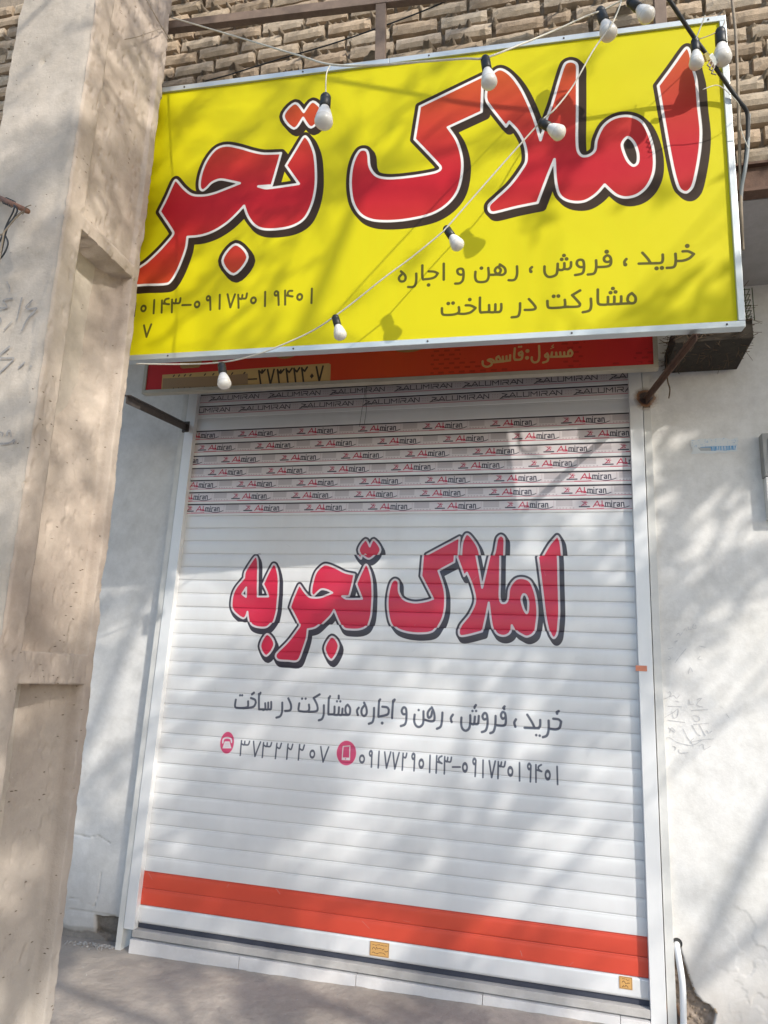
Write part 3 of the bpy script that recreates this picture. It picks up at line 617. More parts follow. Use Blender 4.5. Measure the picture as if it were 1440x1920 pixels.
shutter = empty('roller_shutter', (W/2, 0, 0), 'closed white roller shutter with red Persian lettering and a red band near the bottom', 'shutter')
def slat(i, z0, z1):
    h = z1-z0; g = .0013
    prof = [(-.0026, z0+.0002), (-.0038, z0+g*.8), (-.0044, z0+.09*h), (-.0050, z0+.25*h), (-.0055, z0+.48*h), (-.0053, z0+.70*h), (-.0047, z0+.88*h), (-.0038, z0+.925*h), (-.0042, z0+.945*h), (-.0041, z0+.985*h), (-.0026, z1)]
    dx = 0 if i < 25 else DX; dz = DZ if i < 20 else 0
    if i == 0: prof = [(.006, z0), (-.010, z0+.001), (-.0105, z0+.012), (-.009, z0+.03), (-.009, z0+.07), (-.0085, z1-.004), (.004, z1-.001)]
    nx = 12; xs = np.linspace(-.03, W+.03, nx); jit = random.uniform(-.0008, .0008)
    V = [(x, y+jit+.0009*math.sin(x*2.3+i), z) for (y, z) in prof for x in xs]
    uv = [((x-dx-cw.x0)/(cw.x1-cw.x0), (z-dz-cw.z0)/(cw.z1-cw.z0)) for (y, z) in prof for x in xs]
    idx = np.arange(len(V)).reshape(len(prof), nx)
    F = np.stack([idx[:-1,:-1], idx[:-1,1:], idx[1:,1:], idx[1:,:-1]], -1).reshape(-1, 4)
    o = mesh_np('slat' if i else 'bottom_bar', V, F, M_shut, shutter, True, uv)
    return o
for i in range(len(zl)-1): slat(i, zl[i], zl[i+1])
bm = bmesh.new(); box(bm, -.03, W+.03, .031, .04, -.03, 3.3); fin(bm, 'backing_panel', M_darksteel, shutter)
bm = bmesh.new(); box(bm, 0.001, W-.001, -.004, .014, zl[0]-.0245, zl[0]-.0012, .001); fin(bm, 'gap_shade_strip', simple('dark_gap_shade', (.055, .06, .08), .9, spec=.1), shutter)  # dark strip added in place of the shade in the gap under the bottom bar
# side rails
def rail(x0, x1, z0, z1, name='guide_rail'):
    bm = bmesh.new(); box(bm, x0, x1, -.040, .03, z0, z1, .002); return fin(bm, name, M_guide, shutter)
rail(-.062, -.001, -.045, 3.3); rail(W, W+.064, -.16, 3.3)
# gold stickers
def sticker(x0, x1, z0, z1, seed, y=-.0122):
    c = Canvas(0, x1-x0, 0, z1-z0, 2600, lin((196, 152, 92))); w, h = x1-x0, z1-z0; r = random.Random(seed)
    B = (.12, .06, .03); c.stroke([(.003,.003),(w-.003,.003),(w-.003,h-.003),(.003,h-.003),(.003,.003)], .0022, (.25, .15, .07), smooth=False)
    for zz, hh in ((h*.78, .05), (h*.5, .16), (h*.22, .14)):
        x = .012
        while x < w-.016:
            l = r.uniform(.006, .016); c.stroke([(x, zz+r.uniform(-1, 1)*h*hh*.4), (x+l*.4, zz+r.uniform(-1, 1)*h*hh), (x+l, zz+r.uniform(-.5, .5)*h*hh)], .0018+.006*hh, B); x += l+.004
    m = image_mat('gold_sticker_print', c.image('sticker_print'), .4)
    bm = bmesh.new(); t = .0006
    vs = [(x0, y, z0), (x1, y, z0), (x1, y, z1), (x0, y, z1), (x0, y+t, z0), (x1, y+t, z0), (x1, y+t, z1), (x0, y+t, z1)]
    o = mesh_np('sticker', vs, [[0,1,2,3],[1,5,6,2],[5,4,7,6],[4,0,3,7],[3,2,6,7],[4,5,1,0]], m, shutter, False, [(0,0),(1,0),(1,1),(0,1),(0,0),(1,0),(1,1),(0,1)])
    o['label'] = 'gold rectangular sticker with small dark print'; return o
a, b = at(694, 1792, 0), at(731, 1770, 0); sticker(a[0], b[0], a[2]+.006, b[2]+.006, 3)
a, b = at(1161, 1850, 0), at(1185, 1834, 0); sticker(a[0], b[0], a[2]-.002, b[2]+.006, 5)

# door frame
dframe = empty('door_frame', (W/2, .02, -.15), 'off-white steel door frame around the roller shutter, rust stained at the corners', 'door frame')
def fr(x0, x1, y0, y1, z0, z1, name='jamb', mat=M_frame): return obox(name, mat, dframe, x0, x1, y0, y1, z0, z1, bev=.0015)
fr(-.100, -.0665, -.034, .05, -.15, 3.3); fr(W+.0690, W+.105, -.030, .05, -.17, 3.3)
fr(-.1, W+.1, .034, .06, 3.22, 3.34, 'lintel')
# sill tiles and steel strip
m, nt, b = newmat('pale_marble'); n1 = noise_node(nt, 2.4, 9, .7); n2 = noise_node(nt, 1.3, 5, .6, stretch=(1, 1, 3))
r1 = ramp(nt, n1.outputs['Fac'], [(.40, (.66, .65, .65)), (.505, (.60, .585, .58)), (.60, (.67, .66, .66))])
nt.links.new(r1.outputs[0], b.inputs['Base Color']); b.inputs['Roughness'].default_value = .45; M_marble = m
sill = empty('door_sill', (W/2, -.03, -.15), 'white marble threshold with a grey cement strip under the shutter', 'door sill')
gz = lambda x: -.152+.016*x
joints = [at(450, 1790, -.045)[0], at(668, 1830, -.045)[0], at(905, 1865, -.045)[0], at(1163, 1900, -.045)[0]]
xs = [-.01]+joints+[W-.002]
for k in range(len(xs)-1):
    x0, x1 = xs[k]+.0012, xs[k+1]-.0012; zt = zl[0]-.067
    bm = bmesh.new(); box(bm, x0, x1, -.052+random.uniform(-.001, .001), .03, gz((x0+x1)/2)-.06, zt+random.uniform(-.001, .001), .0015); fin(bm, 'marble_tile', M_marble, sill)
M_cem = plaster('worn_cement', (.50, .485, .47), (.38, .365, .35), (.16, .15, .14), .5, 160, .002)
bm = bmesh.new(); box(bm, -.01, W, -.038, .03, zl[0]-.060, zl[0]-.0256, .003); fin(bm, 'cement_strip', M_cem, sill)

# ------------------------------------------------------------------ walls as relief sheets
def relief(name, x0, x1, z0, z1, st, fy, mat, parent=None):
    nx = int((x1-x0)/st)+1; nz = int((z1-z0)/st)+1
    X, Z = np.meshgrid(np.linspace(x0, x1, nx), np.linspace(z0, z1, nz)); Y = fy(X, Z)
    idx = np.arange(nx*nz).reshape(nz, nx); F = np.stack([idx[:-1,:-1], idx[:-1,1:], idx[1:,1:], idx[1:,:-1]], -1).reshape(-1, 4)
    return mesh_np(name, np.stack([X, Y, Z], -1).reshape(-1, 3), F, mat, parent, True)
def pip(poly, X, Z): return sdf([np.array(poly, float)], X, Z)
WHITE = (.74, .735, .72)
M_plr = plaster('white_plaster', WHITE, (.64, .63, .60), (.40, .38, .35), .60, 120, .0012, (-.42, .15, (.44, .40, .36)), (.27, .22, .18), (.006, .016))
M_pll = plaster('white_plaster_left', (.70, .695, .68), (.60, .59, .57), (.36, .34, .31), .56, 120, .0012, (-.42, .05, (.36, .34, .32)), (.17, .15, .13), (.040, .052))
bp = [at(*q, 0)[[0, 2]] for q in ((1262,1768),(1276,1768),(1283,1800),(1290,1822),(1296,1835),(1300,1850),(1309,1868),(1318,1878),(1332,1884),(1345,1900),(1338,1930),(1330,1960),(1250,1960),(1246,1890),(1262,1882),(1261,1830))]
def fy_r(X, Z):
    y = .004*(fbm(X, Z, 1.4, 11, 3)-.5)*3+.0025*(fbm(X, Z, 9, 12, 3)-.5)
    d = pip(bp, X, Z)+.010*(fbm(X, Z, 26, 13, 3)-.5)
    k = np.clip(-d/.012, 0, 1); y = y+k*(.024+.050*(fbm(X, Z, 16, 15, 5)-.42)+.02*(fbm(X, Z, 60, 16, 2)-.5))
    # flaked scabs lower right
    sc = fbm(X, Z, 9, 31, 4); m = np.clip((.9-Z)/.7, 0, 1)*np.clip((X-2.75)/.2, 0, 1)
    y = y+np.where(sc > .63, .003, 0)*m
    y = y-.004*np.clip(1-np.abs(Z-3.22-.03*np.sin(X*9))/.05, 0, 1)*(fbm(X, Z, 14, 40, 3)*3)
    return y
rwall = empty('plaster_wall', (3.4, 0, -.2), 'white plastered wall right of the shutter with pencil scribbles and a broken foot', 'wall')
relief('plaster_face', W+.1, 3.6, -.35, .402, .005, fy_r, M_plr, rwall)
relief('plaster_face', W+.1, 3.6, .402, 3.40, .012, fy_r, M_plr, rwall)
relief('plaster_face', 3.6, 6.5, -.35, 3.40, .06, fy_r, M_plr, rwall)
obox('wall_core', M_cem, rwall, W+.1, 6.5, .075, .35, -.35, 3.4)
hp = [at(*q, .03)[[0, 2]] for q in ((176,1716),(224,1720),(222,1790),(205,1782),(190,1760),(178,1750))]
cr1 = [at(*q, .03)[[0, 2]] for q in ((120,1563),(143,1566),(165,1570),(184,1568),(193,1574),(205,1582))]
cr2 = [at(*q, .03)[[0, 2]] for q in ((130,1684),(150,1688),(153,1696),(165,1697),(176,1700),(183,1675),(186,1650),(190,1632))]
cr3 = [at(*q, .03)[[0, 2]] for q in ((125,1705),(150,1708),(200,1716),(228,1718))]
def lined(L, X, Z):
    d = np.full(X.shape, 1e9); L = np.array(L)
    for a, b in zip(L[:-1], L[1:]):
        v = b-a; t = np.clip(((X-a[0])*v[0]+(Z-a[1])*v[1])/(v@v), 0, 1); np.minimum(d, np.hypot(X-a[0]-t*v[0], Z-a[1]-t*v[1]), out=d)
    return d
def fy_l(X, Z):
    y = .034+.010*(fbm(X, Z, 1.5, 21, 3)-.5)+.003*(fbm(X, Z, 9, 22, 3)-.5)
    wb = .006*(fbm(X, Z, 40, 24, 2)-.5)
    for L, w, dp in ((cr1, .004, .010), (cr2, .003, .008), (cr3, .003, .007)): y = y+dp*np.clip(1-(lined(L, X, Z)+wb)/w, 0, 1)
    d = pip(hp, X, Z)+.012*(fbm(X, Z, 26, 23, 3)-.5); y = y+np.clip(-d/.01, 0, 1)*(.022+.01*fbm(X, Z, 20, 25, 3))
    y = y+np.clip((-.11-Z+.03*fbm(X, Z, 12, 26, 3))/.03, 0, 1)*.02
    y = y-.004*np.clip((cr3[0][1]-.01-Z)/.01, 0, 1)*(Z > -1)
    return y
lwall = empty('plaster_wall', (-.6, .03, -.2), 'white plastered wall strip between the concrete pillar and the shutter, cracked near the ground', 'wall')
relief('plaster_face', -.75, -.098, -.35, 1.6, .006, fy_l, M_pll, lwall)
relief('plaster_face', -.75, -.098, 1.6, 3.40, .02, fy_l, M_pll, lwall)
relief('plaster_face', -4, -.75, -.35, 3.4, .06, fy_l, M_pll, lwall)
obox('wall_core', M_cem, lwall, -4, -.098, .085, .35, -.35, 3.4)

# pencil scribbles: thin marks on the plaster
M_pencil = simple('pencil_graphite', (.50, .50, .51), .7, 0, .2, 80)
def marks(name, strokes, fpos, w, mat, parent, nrm):
    V = []; F = []
    for s_ in strokes:
        P = np.array([fpos(*p) for p in s_]); P = cat_rom(P, 4) if len(P) > 2 else P
        for i in range(len(P)):
            t = P[min(i+1, len(P)-1)]-P[max(i-1, 0)]; t /= np.linalg.norm(t)+1e-9; s = np.cross(t, nrm); s /= np.linalg.norm(s)+1e-9
            ww = w*(.6+.6*random.random())/2
            V += [P[i]-s*ww, P[i]+s*ww]
            if i: k = len(V); F.append([k-4, k-3, k-1, k-2])
    return mesh_np(name, V, F, mat, parent)
def fw_(x, y):
    p = at(x, y, 0); Y = float(fy_r(np.array([[p[0]]]), np.array([[p[2]]]))[0, 0]); return at(x, y, Y-.0022)
G6 = lambda L: [(1160+a/4.174, 1000+b/4.174) for a, b in L]
scr = [G6(L) for L in ([(385,1250),(400,1240),(410,1262),(385,1285),(340,1300)],[(400,1280),(430,1270),(455,1290),(480,1262)],[(440,1310),(475,1320)],[(385,1352),(495,1357)],[(360,1440),(430,1400),(465,1375),(460,1430),(430,1445),(415,1390)],[(385,1462),(520,1480)],
  [(388,1520),(440,1560)],[(400,1560),(415,1520),(445,1550)],[(380,1610),(378,1598),(400,1600),(470,1640),(590,1665)],[(505,1530),(540,1600),(575,1640)],[(560,1635),(660,1615),(745,1608)],[(420,1665),(445,1675),(440,1700)],[(470,1690),(480,1718),(545,1717)],
  [(550,1300),(560,1340),(590,1335)],[(615,1300),(650,1290),(610,1340),(660,1360)],[(570,1385),(700,1379)],[(580,1430),(600,1425),(630,1440),(630,1465),(600,1470),(580,1445)],[(590,1495),(710,1485)],[(575,1500),(610,1560),(640,1585)],[(630,1495),(680,1585)],[(690,1540),(705,1565),(730,1545)],
  [(590,1600),(565,1630),(590,1655),(650,1620)],[(630,1665),(660,1650),(670,1690),(720,1665)],[(440,860),(460,840),(435,850)],[(450,800),(470,780),(480,800),(500,775)],[(510,760),(520,745),(535,765)],[(545,730),(550,755),(575,748)],[(585,710),(580,740),(605,745),(600,715)],
  [(385,905),(425,895)],[(390,960),(410,980),(385,990)],[(440,1015),(480,960),(530,900)],[(640,960),(620,985),(655,990)],[(545,1100),(560,1050),(580,1085)],[(625,880),(680,892)],[(800,1355),(825,1375)],[(840,1410),(865,1445)])]
o = marks('pencil_scribble', scr, fw_, .0028, M_pencil, rwall, np.array([0, 1.0, 0]))
# torn blue poster scrap
c = Canvas(0, .24, 0, .075, 2200, (.64, .67, .69)); rr = random.Random(4)
for k in range(70):
    x = rr.uniform(.0, .24); z = rr.uniform(.03, .075) ; c.stroke([(x, z), (x+rr.uniform(-.006, .006), z+rr.uniform(-.005, .005))], rr.uniform(.001, .003), (.25, .40, .60), .6)
c.poly([(.10,.012),(.228,.010),(.230,.034),(.10,.034),(.04,.032)], (.10, .30, .55))
for k in range(16): x = .105+k*.0078; c.stroke([(x, .013), (x+rr.uniform(-.002, .004), .031)], rr.uniform(.0015, .004), (.66, .70, .73))
c.poly([(.045,.012),(.1,.012),(.1,.028),(.03,.030)], (.38, .40, .42))
M_post = image_mat('torn_blue_print', c.image('poster_print'), .7)
pA, pB = at(1298, 850, 0), at(1382, 822, 0); px0, px1, pz0, pz1 = pA[0], pB[0], pA[2], pA[2]+.073
g = 14; V = []; UV = []
for j in range(5):
    for i in range(g):
        x = px0+(px1-px0)*i/(g-1); z = pz0+(pz1-pz0)*j/4
        if j in (0, 4): z += random.uniform(-.006, .006)
        if i in (0, g-1): x += random.uniform(-.01, .01)
        V.append((x, float(fy_r(np.array([[x]]), np.array([[z]]))[0, 0])-.0025-random.uniform(0, .0012), z)); UV.append((i/(g-1), j/4))
idx = np.arange(g*5).reshape(5, g); F = np.stack([idx[:-1,:-1], idx[:-1,1:], idx[1:,1:], idx[1:,:-1]], -1).reshape(-1, 4)
ps = mesh_np('poster_scrap', V, F, M_post, None, False, UV)
tag(ps, 'torn remains of a small blue and white poster glued on the white wall', 'poster')
# orange tape mark on the right rail
a, b = at(1192, 1258, -.04), at(1213, 1250, -.04)
tp = obox('tape', simple('orange_tape', (.62, .22, .13), .5), shutter, a[0], min(b[0], W+.062), -.0412, -.0402, a[2], b[2]+.004)

# ------------------------------------------------------------------ brick storey above, overhanging
YB = -.75; ZB = 3.53
M_mort = plaster('rough_mortar', (.34, .28, .21), (.25, .20, .15), (.12, .10, .08), .5, 60, .010)
Mb = []
for k, c in enumerate(((.44, .355, .26), (.40, .325, .24), (.47, .39, .295), (.36, .28, .20), (.45, .35, .25))):
    Mb.append(simple('buff_brick_%s' % 'abcde'[k], c, .9, 0, .30, 22, .006, spec=.15))
brick = empty('brick_wall', (1, YB, ZB), 'rough unpointed buff brick upper storey behind and above the yellow board', 'wall')
PT, BL_, BH = .093, .245, .066
def fy_m(X, Z):
    k = (Z-ZB)/PT; f = k-np.floor(k)
    lump = fbm(X, Z, 34, 51, 4); y = YB+.030-.010*fbm(X, Z, 8, 50, 3)
    top = np.clip(1-np.abs(f-.80)/.12, 0, 1)                   # squeezed out mortar lying on each course
    y = y-top*np.clip(lump-.36, 0, 1)*.22*(fbm(X, Z, 5, 55, 2) > .36)+.012*np.clip(1-np.abs(f-.08)/.08, 0, 1)
    return y
relief('mortar_bed', -2.0, -.3, 3.53, 6.2, .03, fy_m, M_mort, brick)
relief('mortar_bed', -.3, 3.6, 3.53, 5.2, .009, fy_m, M_mort, brick)
relief('mortar_bed', 3.6, 6.5, 3.53, 6.2, .05, fy_m, M_mort, brick)
obox('wall_core', M_cem, brick, -4, 6.5, YB+.035, .2, 3.40, 7.0)
variants = []
for k in range(8):
    bm = bmesh.new(); L = BL_*(1 if k < 6 else .5)-.012
    bmesh.ops.create_grid(bm, x_segments=8 if k < 6 else 5, y_segments=3, size=.5)
    for v in bm.verts:
        x, z = v.co.x*L, v.co.y*BH
        edge = max(abs(v.co.x)*2, abs(v.co.y)*2); nz_ = mnoise.noise(Vector((x*22, z*22, k*7.1))); n2_ = mnoise.noise(Vector((x*60, z*60, k*3.3)))
        y = -.017+.005*nz_+.004*n2_+(.010 if edge > .99 else 0)
        v.co = Vector((x+.003*n2_, y, z+.003*nz_))
    be = [e for e in bm.edges if e.is_boundary]
    r = bmesh.ops.extrude_edge_only(bm, edges=be); 
    for v in [g_ for g_ in r['geom'] if isinstance(g_, bmesh.types.BMVert)]: v.co.y = .045
    bmesh.ops.recalc_face_normals(bm, faces=bm.faces)
    me = bpy.data.meshes.new('brick'); bm.to_mesh(me); bm.free(); variants.append(me)
def vis(p, m=60):
    d = np.array(p)-CP; z = d@_f; return -m < 720+FPX*(d@_r)/z < 1440+m and -m < 960-FPX*(d@_u)/z < 1920+m
sgx0, sgx1 = bl[0]-.65, br_[0]
nb = 0; brng = random.Random(11)
mats_v = {}
def brick_mesh(k, c):
    if (k, c) not in mats_v:
        me = variants[k].copy(); me.materials.clear(); me.materials.append(Mb[c]); mats_v[(k, c)] = me
    return mats_v[(k, c)]
for row in range(0, 20):
    z = ZB+(row+.40)*PT; x = -1.6+(row % 2)*BL_/2+brng.uniform(-.05, .05)
    while x < 3.75:
        half = brng.random() < .10; L = BL_*(.5 if half else 1)
        c = (x+L/2, YB, z)
        d = np.array(c)-CP; zz_ = d@_f; pxx, pyy = 720+FPX*(d@_r)/zz_, 960-FPX*(d@_u)/zz_
        # bricks the board or pillar hides entirely stay as the mortar bed
        hid = (-40 < pxx < 1340 and pyy > (200-.125*max(pxx, 0)+40)) or (75 < pxx < 265)
        if -60 < pxx < 1500 and -50 < pyy and not hid:
            o = bpy.data.objects.new('brick', brick_mesh(brng.randrange(6, 8) if half else brng.randrange(6), brng.randrange(5))); COL.objects.link(o)
            o.location = (c[0], YB+brng.uniform(-.006, .008), z+brng.uniform(-.006, .006)); o.rotation_euler = (brng.uniform(-.03, .03), brng.uniform(-.018, .018), brng.uniform(-.02, .02))
            bpy.context.view_layer
            keep(o, brick); nb += 1
        x += L+.006+brng.uniform(0, .012)
print('bricks', nb)
lint = empty('steel_lintel', (1, YB, 3.45), 'dark rusty steel beam under the brick storey, crumbs of mortar on its ledge', 'beam')
obox('beam_web', M_rust, lint, -2.6, 6.4, YB+.012, YB+.034, 3.385, 3.515, bev=.001)
obox('beam_flange', M_rust, lint, -2.6, 6.4, YB-.028, YB+.034, 3.371, 3.384, bev=.001)
obox('beam_flange', M_rust, lint, -2.6, 6.4, YB-.010, YB+.034, 3.516, 3.528, bev=.001)
obox('soffit', M_cem, lint, -4, 6.5, YB+.04, .0, 3.372, 3.40)

# bracket frame the yellow board hangs on
Qb = Qs+np.array([0, .10, 0]); bp_ = lambda x, y: onpl(x, y, Qb, n_s)
sup = empty('sign_support_frame', tuple(bp_(715, 40)), 'brown steel angle frame on the bricks, carrying the yellow board', 'frame')
a, b = bp_(300, 54), bp_(1180, -52)
def bar(name, p, q, w, d, mat, parent, up=None):
    p, q = np.array(p), np.array(q); t = q-p; L = np.linalg.norm(t); t /= L
    s = np.cross(t, nout) if up is None else np.cross(t, up); s /= np.linalg.norm(s); nn = np.cross(s, t)
    M = Matrix(((t[0], s[0], nn[0], p[0]), (t[1], s[1], nn[1], p[1]), (t[2], s[2], nn[2], p[2]), (0, 0, 0, 1)))
    bm = bmesh.new(); box(bm, 0, L, -w/2, w/2, -d/2, d/2, .0015); bmesh.ops.transform(bm, matrix=M, verts=bm.verts); return fin(bm, name, mat, parent)
M_frame2 = simple('brown_primer_steel', (.20, .145, .11), .7, .1, .25, 20, .001)
bar('rail', a, b, .045, .04, M_frame2, sup)
c_ = bp_(715, 12); bar('post', c_-sv*.0, c_-sv*.75, .050, .035, M_frame2, sup)
c_ = bp_(1233, -60); bar('post', c_, c_-sv*.8, .050, .035, M_frame2, sup)

# braces from the wall out to the board
def brace(pw, ps_, w, mat, lab):
    b_ = empty('sign_brace', tuple(pw), lab, 'brace', 'steel braces under the yellow board')
    bar('angle_leg', pw, ps_, w, .004, mat, b_, up=np.array([0, 0, 1.0])); bar('angle_leg', np.array(pw)+np.array([0, 0, -w/2]), np.array(ps_)+np.array([0, 0, -w/2]), .004, w, mat, b_, up=np.array([0, 0, 1.0]))
    bm = bmesh.new(); box(bm, pw[0]-.024, pw[0]+.024, pw[1]-.004, pw[1]+.03, pw[2]-.05, pw[2]+.02, .006); fin(bm, 'wall_plate', M_darksteel, b_); return b_
brace(at(1210, 748, -.03), at(1306, 626, -.80), .030, M_rust, 'rusty brown steel brace right of the red board, burnt where it meets the door frame')
brace(at(349, 796, -.04), at(238, 741, -.98), .040, M_darksteel, 'black steel brace left of the red board, reaching out from the frame top')
# scorch and rust stain round the weld on the right jamb
M_st = simple('burnt_paint', (.10, .055, .035), .9, 0, .5, 40)
m, nt, b = newmat('rust_stain'); n_ = noise_node(nt, 14, 6, .7); tc = N(nt, 'ShaderNodeTexCoord')
vm = N(nt, 'ShaderNodeVectorMath', operation='LENGTH'); mp = N(nt, 'ShaderNodeMapping'); nt.links.new(tc.outputs['Generated'], mp.inputs[0])
mp.inputs['Location'].default_value = (-.5, 0, -.5); nt.links.new(mp.outputs[0], vm.inputs[0])
ad = N(nt, 'ShaderNodeMath', operation='MULTIPLY_ADD'); nt.links.new(n_.outputs['Fac'], ad.inputs[0]); ad.inputs[1].default_value = -.35; nt.links.new(vm.outputs['Value'], ad.inputs[2])
r_ = ramp(nt, ad.outputs[0], [(0.02, (.05, .035, .03)), (.10, (.25, .11, .045)), (.24, (.50, .40, .30))]); nt.links.new(r_.outputs[0], b.inputs['Base Color'])
mr = N(nt, 'ShaderNodeMapRange'); nt.links.new(ad.outputs[0], mr.inputs[0]); mr.inputs[1].default_value = .06; mr.inputs[2].default_value = .30; mr.inputs[3].default_value = .9; mr.inputs[4].default_value = 0
nt.links.new(mr.outputs[0], b.inputs['Alpha']); b.inputs['Roughness'].default_value = .9; M_stain = m
def stain(c, w, h, y, parent):
    V = [(c[0]-w/2, y, c[2]-h/2), (c[0]+w/2, y, c[2]-h/2), (c[0]+w/2, y, c[2]+h/2), (c[0]-w/2, y, c[2]+h/2), (c[0]-w/2, y+.0002, c[2]-h/2), (c[0]+w/2, y+.0002, c[2]+h/2)]
    return mesh_np('rust_stain', V, [[0, 1, 2, 3]], M_stain, parent)
stain(at(1212, 748, -.027), .145, .145, -.0415, dframe); stain(at(1262, 1905, -.02), .12, .20, -.028, dframe)

# ------------------------------------------------------------------ pillar
Yr, Yf = -1.15, -1.655
pb, pt = at(100, 1920, Yr), at(325, 0, Yr)
def Xp(z): return pb[0]+(pt[0]-pb[0])*(z-pb[2])/(pt[2]-pb[2])
M_pside = plaster('weathered_beige_render', (.55, .475, .40), (.36, .295, .245), (.13, .10, .07), .47, 140, .003, (-.5, 1.1, (.37, .355, .33)))
M_pfront = plaster('dirty_white_render', (.56, .495, .42), (.43, .38, .32), (.22, .19, .16), .5, 110, .003)
def add_pocks(m, cc, scale=(26, 26, 75), thr=.16, dens=.55):
    nt = m.node_tree; b = nt.nodes['Principled BSDF']; src = b.inputs['Base Color'].links[0].from_socket
    tc = N(nt, 'ShaderNodeTexCoord'); mp = N(nt, 'ShaderNodeMapping'); mp.inputs['Scale'].default_value = scale; nt.links.new(tc.outputs['Object'], mp.inputs[0])
    nz = noise_node(nt, 30, 3, .6); ad = mixc(nt, .35, mp.outputs[0], nz.outputs['Color'], 'LINEAR_LIGHT')
    vo = N(nt, 'ShaderNodeTexVoronoi'); vo.inputs['Scale'].default_value = 1.0; nt.links.new(ad, vo.inputs['Vector'])
    r = ramp(nt, vo.outputs['Distance'], [(thr, (1, 1, 1)), (thr+.07, (0, 0, 0))])
    sc = N(nt, 'ShaderNodeSeparateColor'); nt.links.new(vo.outputs['Color'], sc.inputs[0])
    n2 = noise_node(nt, 2.3, 3, .5); mx = N(nt, 'ShaderNodeMath', operation='ADD'); nt.links.new(sc.outputs[0], mx.inputs[0]); nt.links.new(n2.outputs['Fac'], mx.inputs[1])
    gt = N(nt, 'ShaderNodeMath', operation='GREATER_THAN'); nt.links.new(mx.outputs[0], gt.inputs[0]); gt.inputs[1].default_value = 1.0+dens*.5
    mu = N(nt, 'ShaderNodeMath', operation='MULTIPLY'); nt.links.new(r.outputs[0], mu.inputs[0]); nt.links.new(gt.outputs[0], mu.inputs[1])
    nt.links.new(mixc(nt, mu.outputs[0], src, cc), b.inputs['Base Color'])
    prev = b.inputs['Normal'].links[0].from_socket; inv = N(nt, 'ShaderNodeMath', operation='SUBTRACT'); inv.inputs[0].default_value = 1; nt.links.new(mu.outputs[0], inv.inputs[1]); bump(nt, b, inv.outputs[0], .006, .9, prev)
add_pocks(M_pside, (.17, .125, .085), (30, 30, 85), .11, .85)
add_pocks(M_pfront, (.2, .16, .13), (50, 50, 80), .12, 1.0)
pillar = empty('pillar', (pb[0]-.2, (Yr+Yf)/2, -.4), 'tall beige concrete pillar with recessed side panels standing left of the boards', 'pillar')
ZG, ZT = -.5, 6.0
FB, RF = -1.555, -1.205          # inner edges of the front and rear strips
def z_at(x, y, Y): return atx(x, y, Xp(2.0))[2]
ribs = [(z_at(17, 1282, 0)+.0, z_at(28, 1219, 0)), (z_at(157, 420, 0)-.0, z_at(155, 388, 0))]
RD = .085                         # how deep the panels are set back
def fx_side(Yc, Z):
    base = Xp(Z)
    inpanel = np.clip((Yc-FB)/.008, 0, 1)*np.clip((RF-Yc)/.008, 0, 1)
    dep = np.full(Z.shape, RD)
    sl_ = np.clip((RF-Yc)/(RF-FB), 0, 1)
    dep = np.where(Z > ribs[1][1], .016+.030*sl_, dep)
    k_ = np.clip((Z-1.95)/(2.50-1.95), 0, 1); k_ = k_*k_*(3-2*k_)
    dep = np.where((Z > ribs[0][0]) & (Z < ribs[1][0]), .050+.045*sl_+k_*(.015+.135*sl_-.03*sl_), dep)
    dep = np.where(Z < ribs[0][0], .060+.10*sl_, dep)
    for a, b in ribs: dep = np.where((Z >= a) & (Z <= b), .0, dep)
    return base-dep*inpanel*np.where((Z > ribs[0][1]) & (Z < ribs[1][0]), 1, 1)+.010*(fbm(Yc, Z, 2.2, 61, 3)-.5)+.007*(fbm(Yc, Z, 14, 62, 4)-.5)-.010*np.clip(fbm(Yc*1.6, Z, 24, 63, 3)-.66, 0, 1)*4
ny = 110
zvals = np.concatenate([np.arange(ZG, ZT, .012)]+[np.array([a-.001, a+.001, b-.001, b+.001]) for a, b in ribs]); zvals.sort()
yvals = np.linspace(Yf, Yr, ny); YY, ZZ = np.meshgrid(yvals, zvals)
rag = (fbm(ZZ, ZZ*0+3.3, 16, 71, 4)-.5)*.034+(fbm(ZZ, ZZ*0+4.3, 55, 75, 2)-.5)*.012+(fbm(ZZ, ZZ*0+8.3, 2.3, 72, 3)-.5)*.02
chip = np.where(fbm(ZZ, ZZ*0+1.3, 3.1, 73, 2) > .52, 1.0, .35)
YD = YY+np.clip((YY-(Yr-.06))/.06, 0, 1)*rag*chip+np.clip(((Yf+.03)-YY)/.03, 0, 1)*(fbm(ZZ, ZZ*0+5.1, 30, 74, 4)-.5)*.008
XX = fx_side(YY, ZZ)
XX = XX-np.clip((YY-(Yr-.012))/.012, 0, 1)*.010-np.clip(((Yf+.010)-YY)/.010, 0, 1)*.006
# larger pock marks, the small ones are in the material
for k in range(160):
    yy = random.uniform(Yf+.11, Yr-.03); zz = random.uniform(.3, 4.4); a_, b_ = random.uniform(.006, .014), random.uniform(.008, .012)
    dd = ((YY-yy)/a_)**2+((ZZ-zz)/b_)**2
    XX -= np.clip(1-dd, 0, 1)*.008
idx = np.arange(XX.size).reshape(XX.shape); F = np.stack([idx[:-1,:-1], idx[:-1,1:], idx[1:,1:], idx[1:,:-1]], -1).reshape(-1, 4)
mesh_np('side_face', np.stack([XX, YD, ZZ], -1).reshape(-1, 3), F, M_pside, pillar, True)
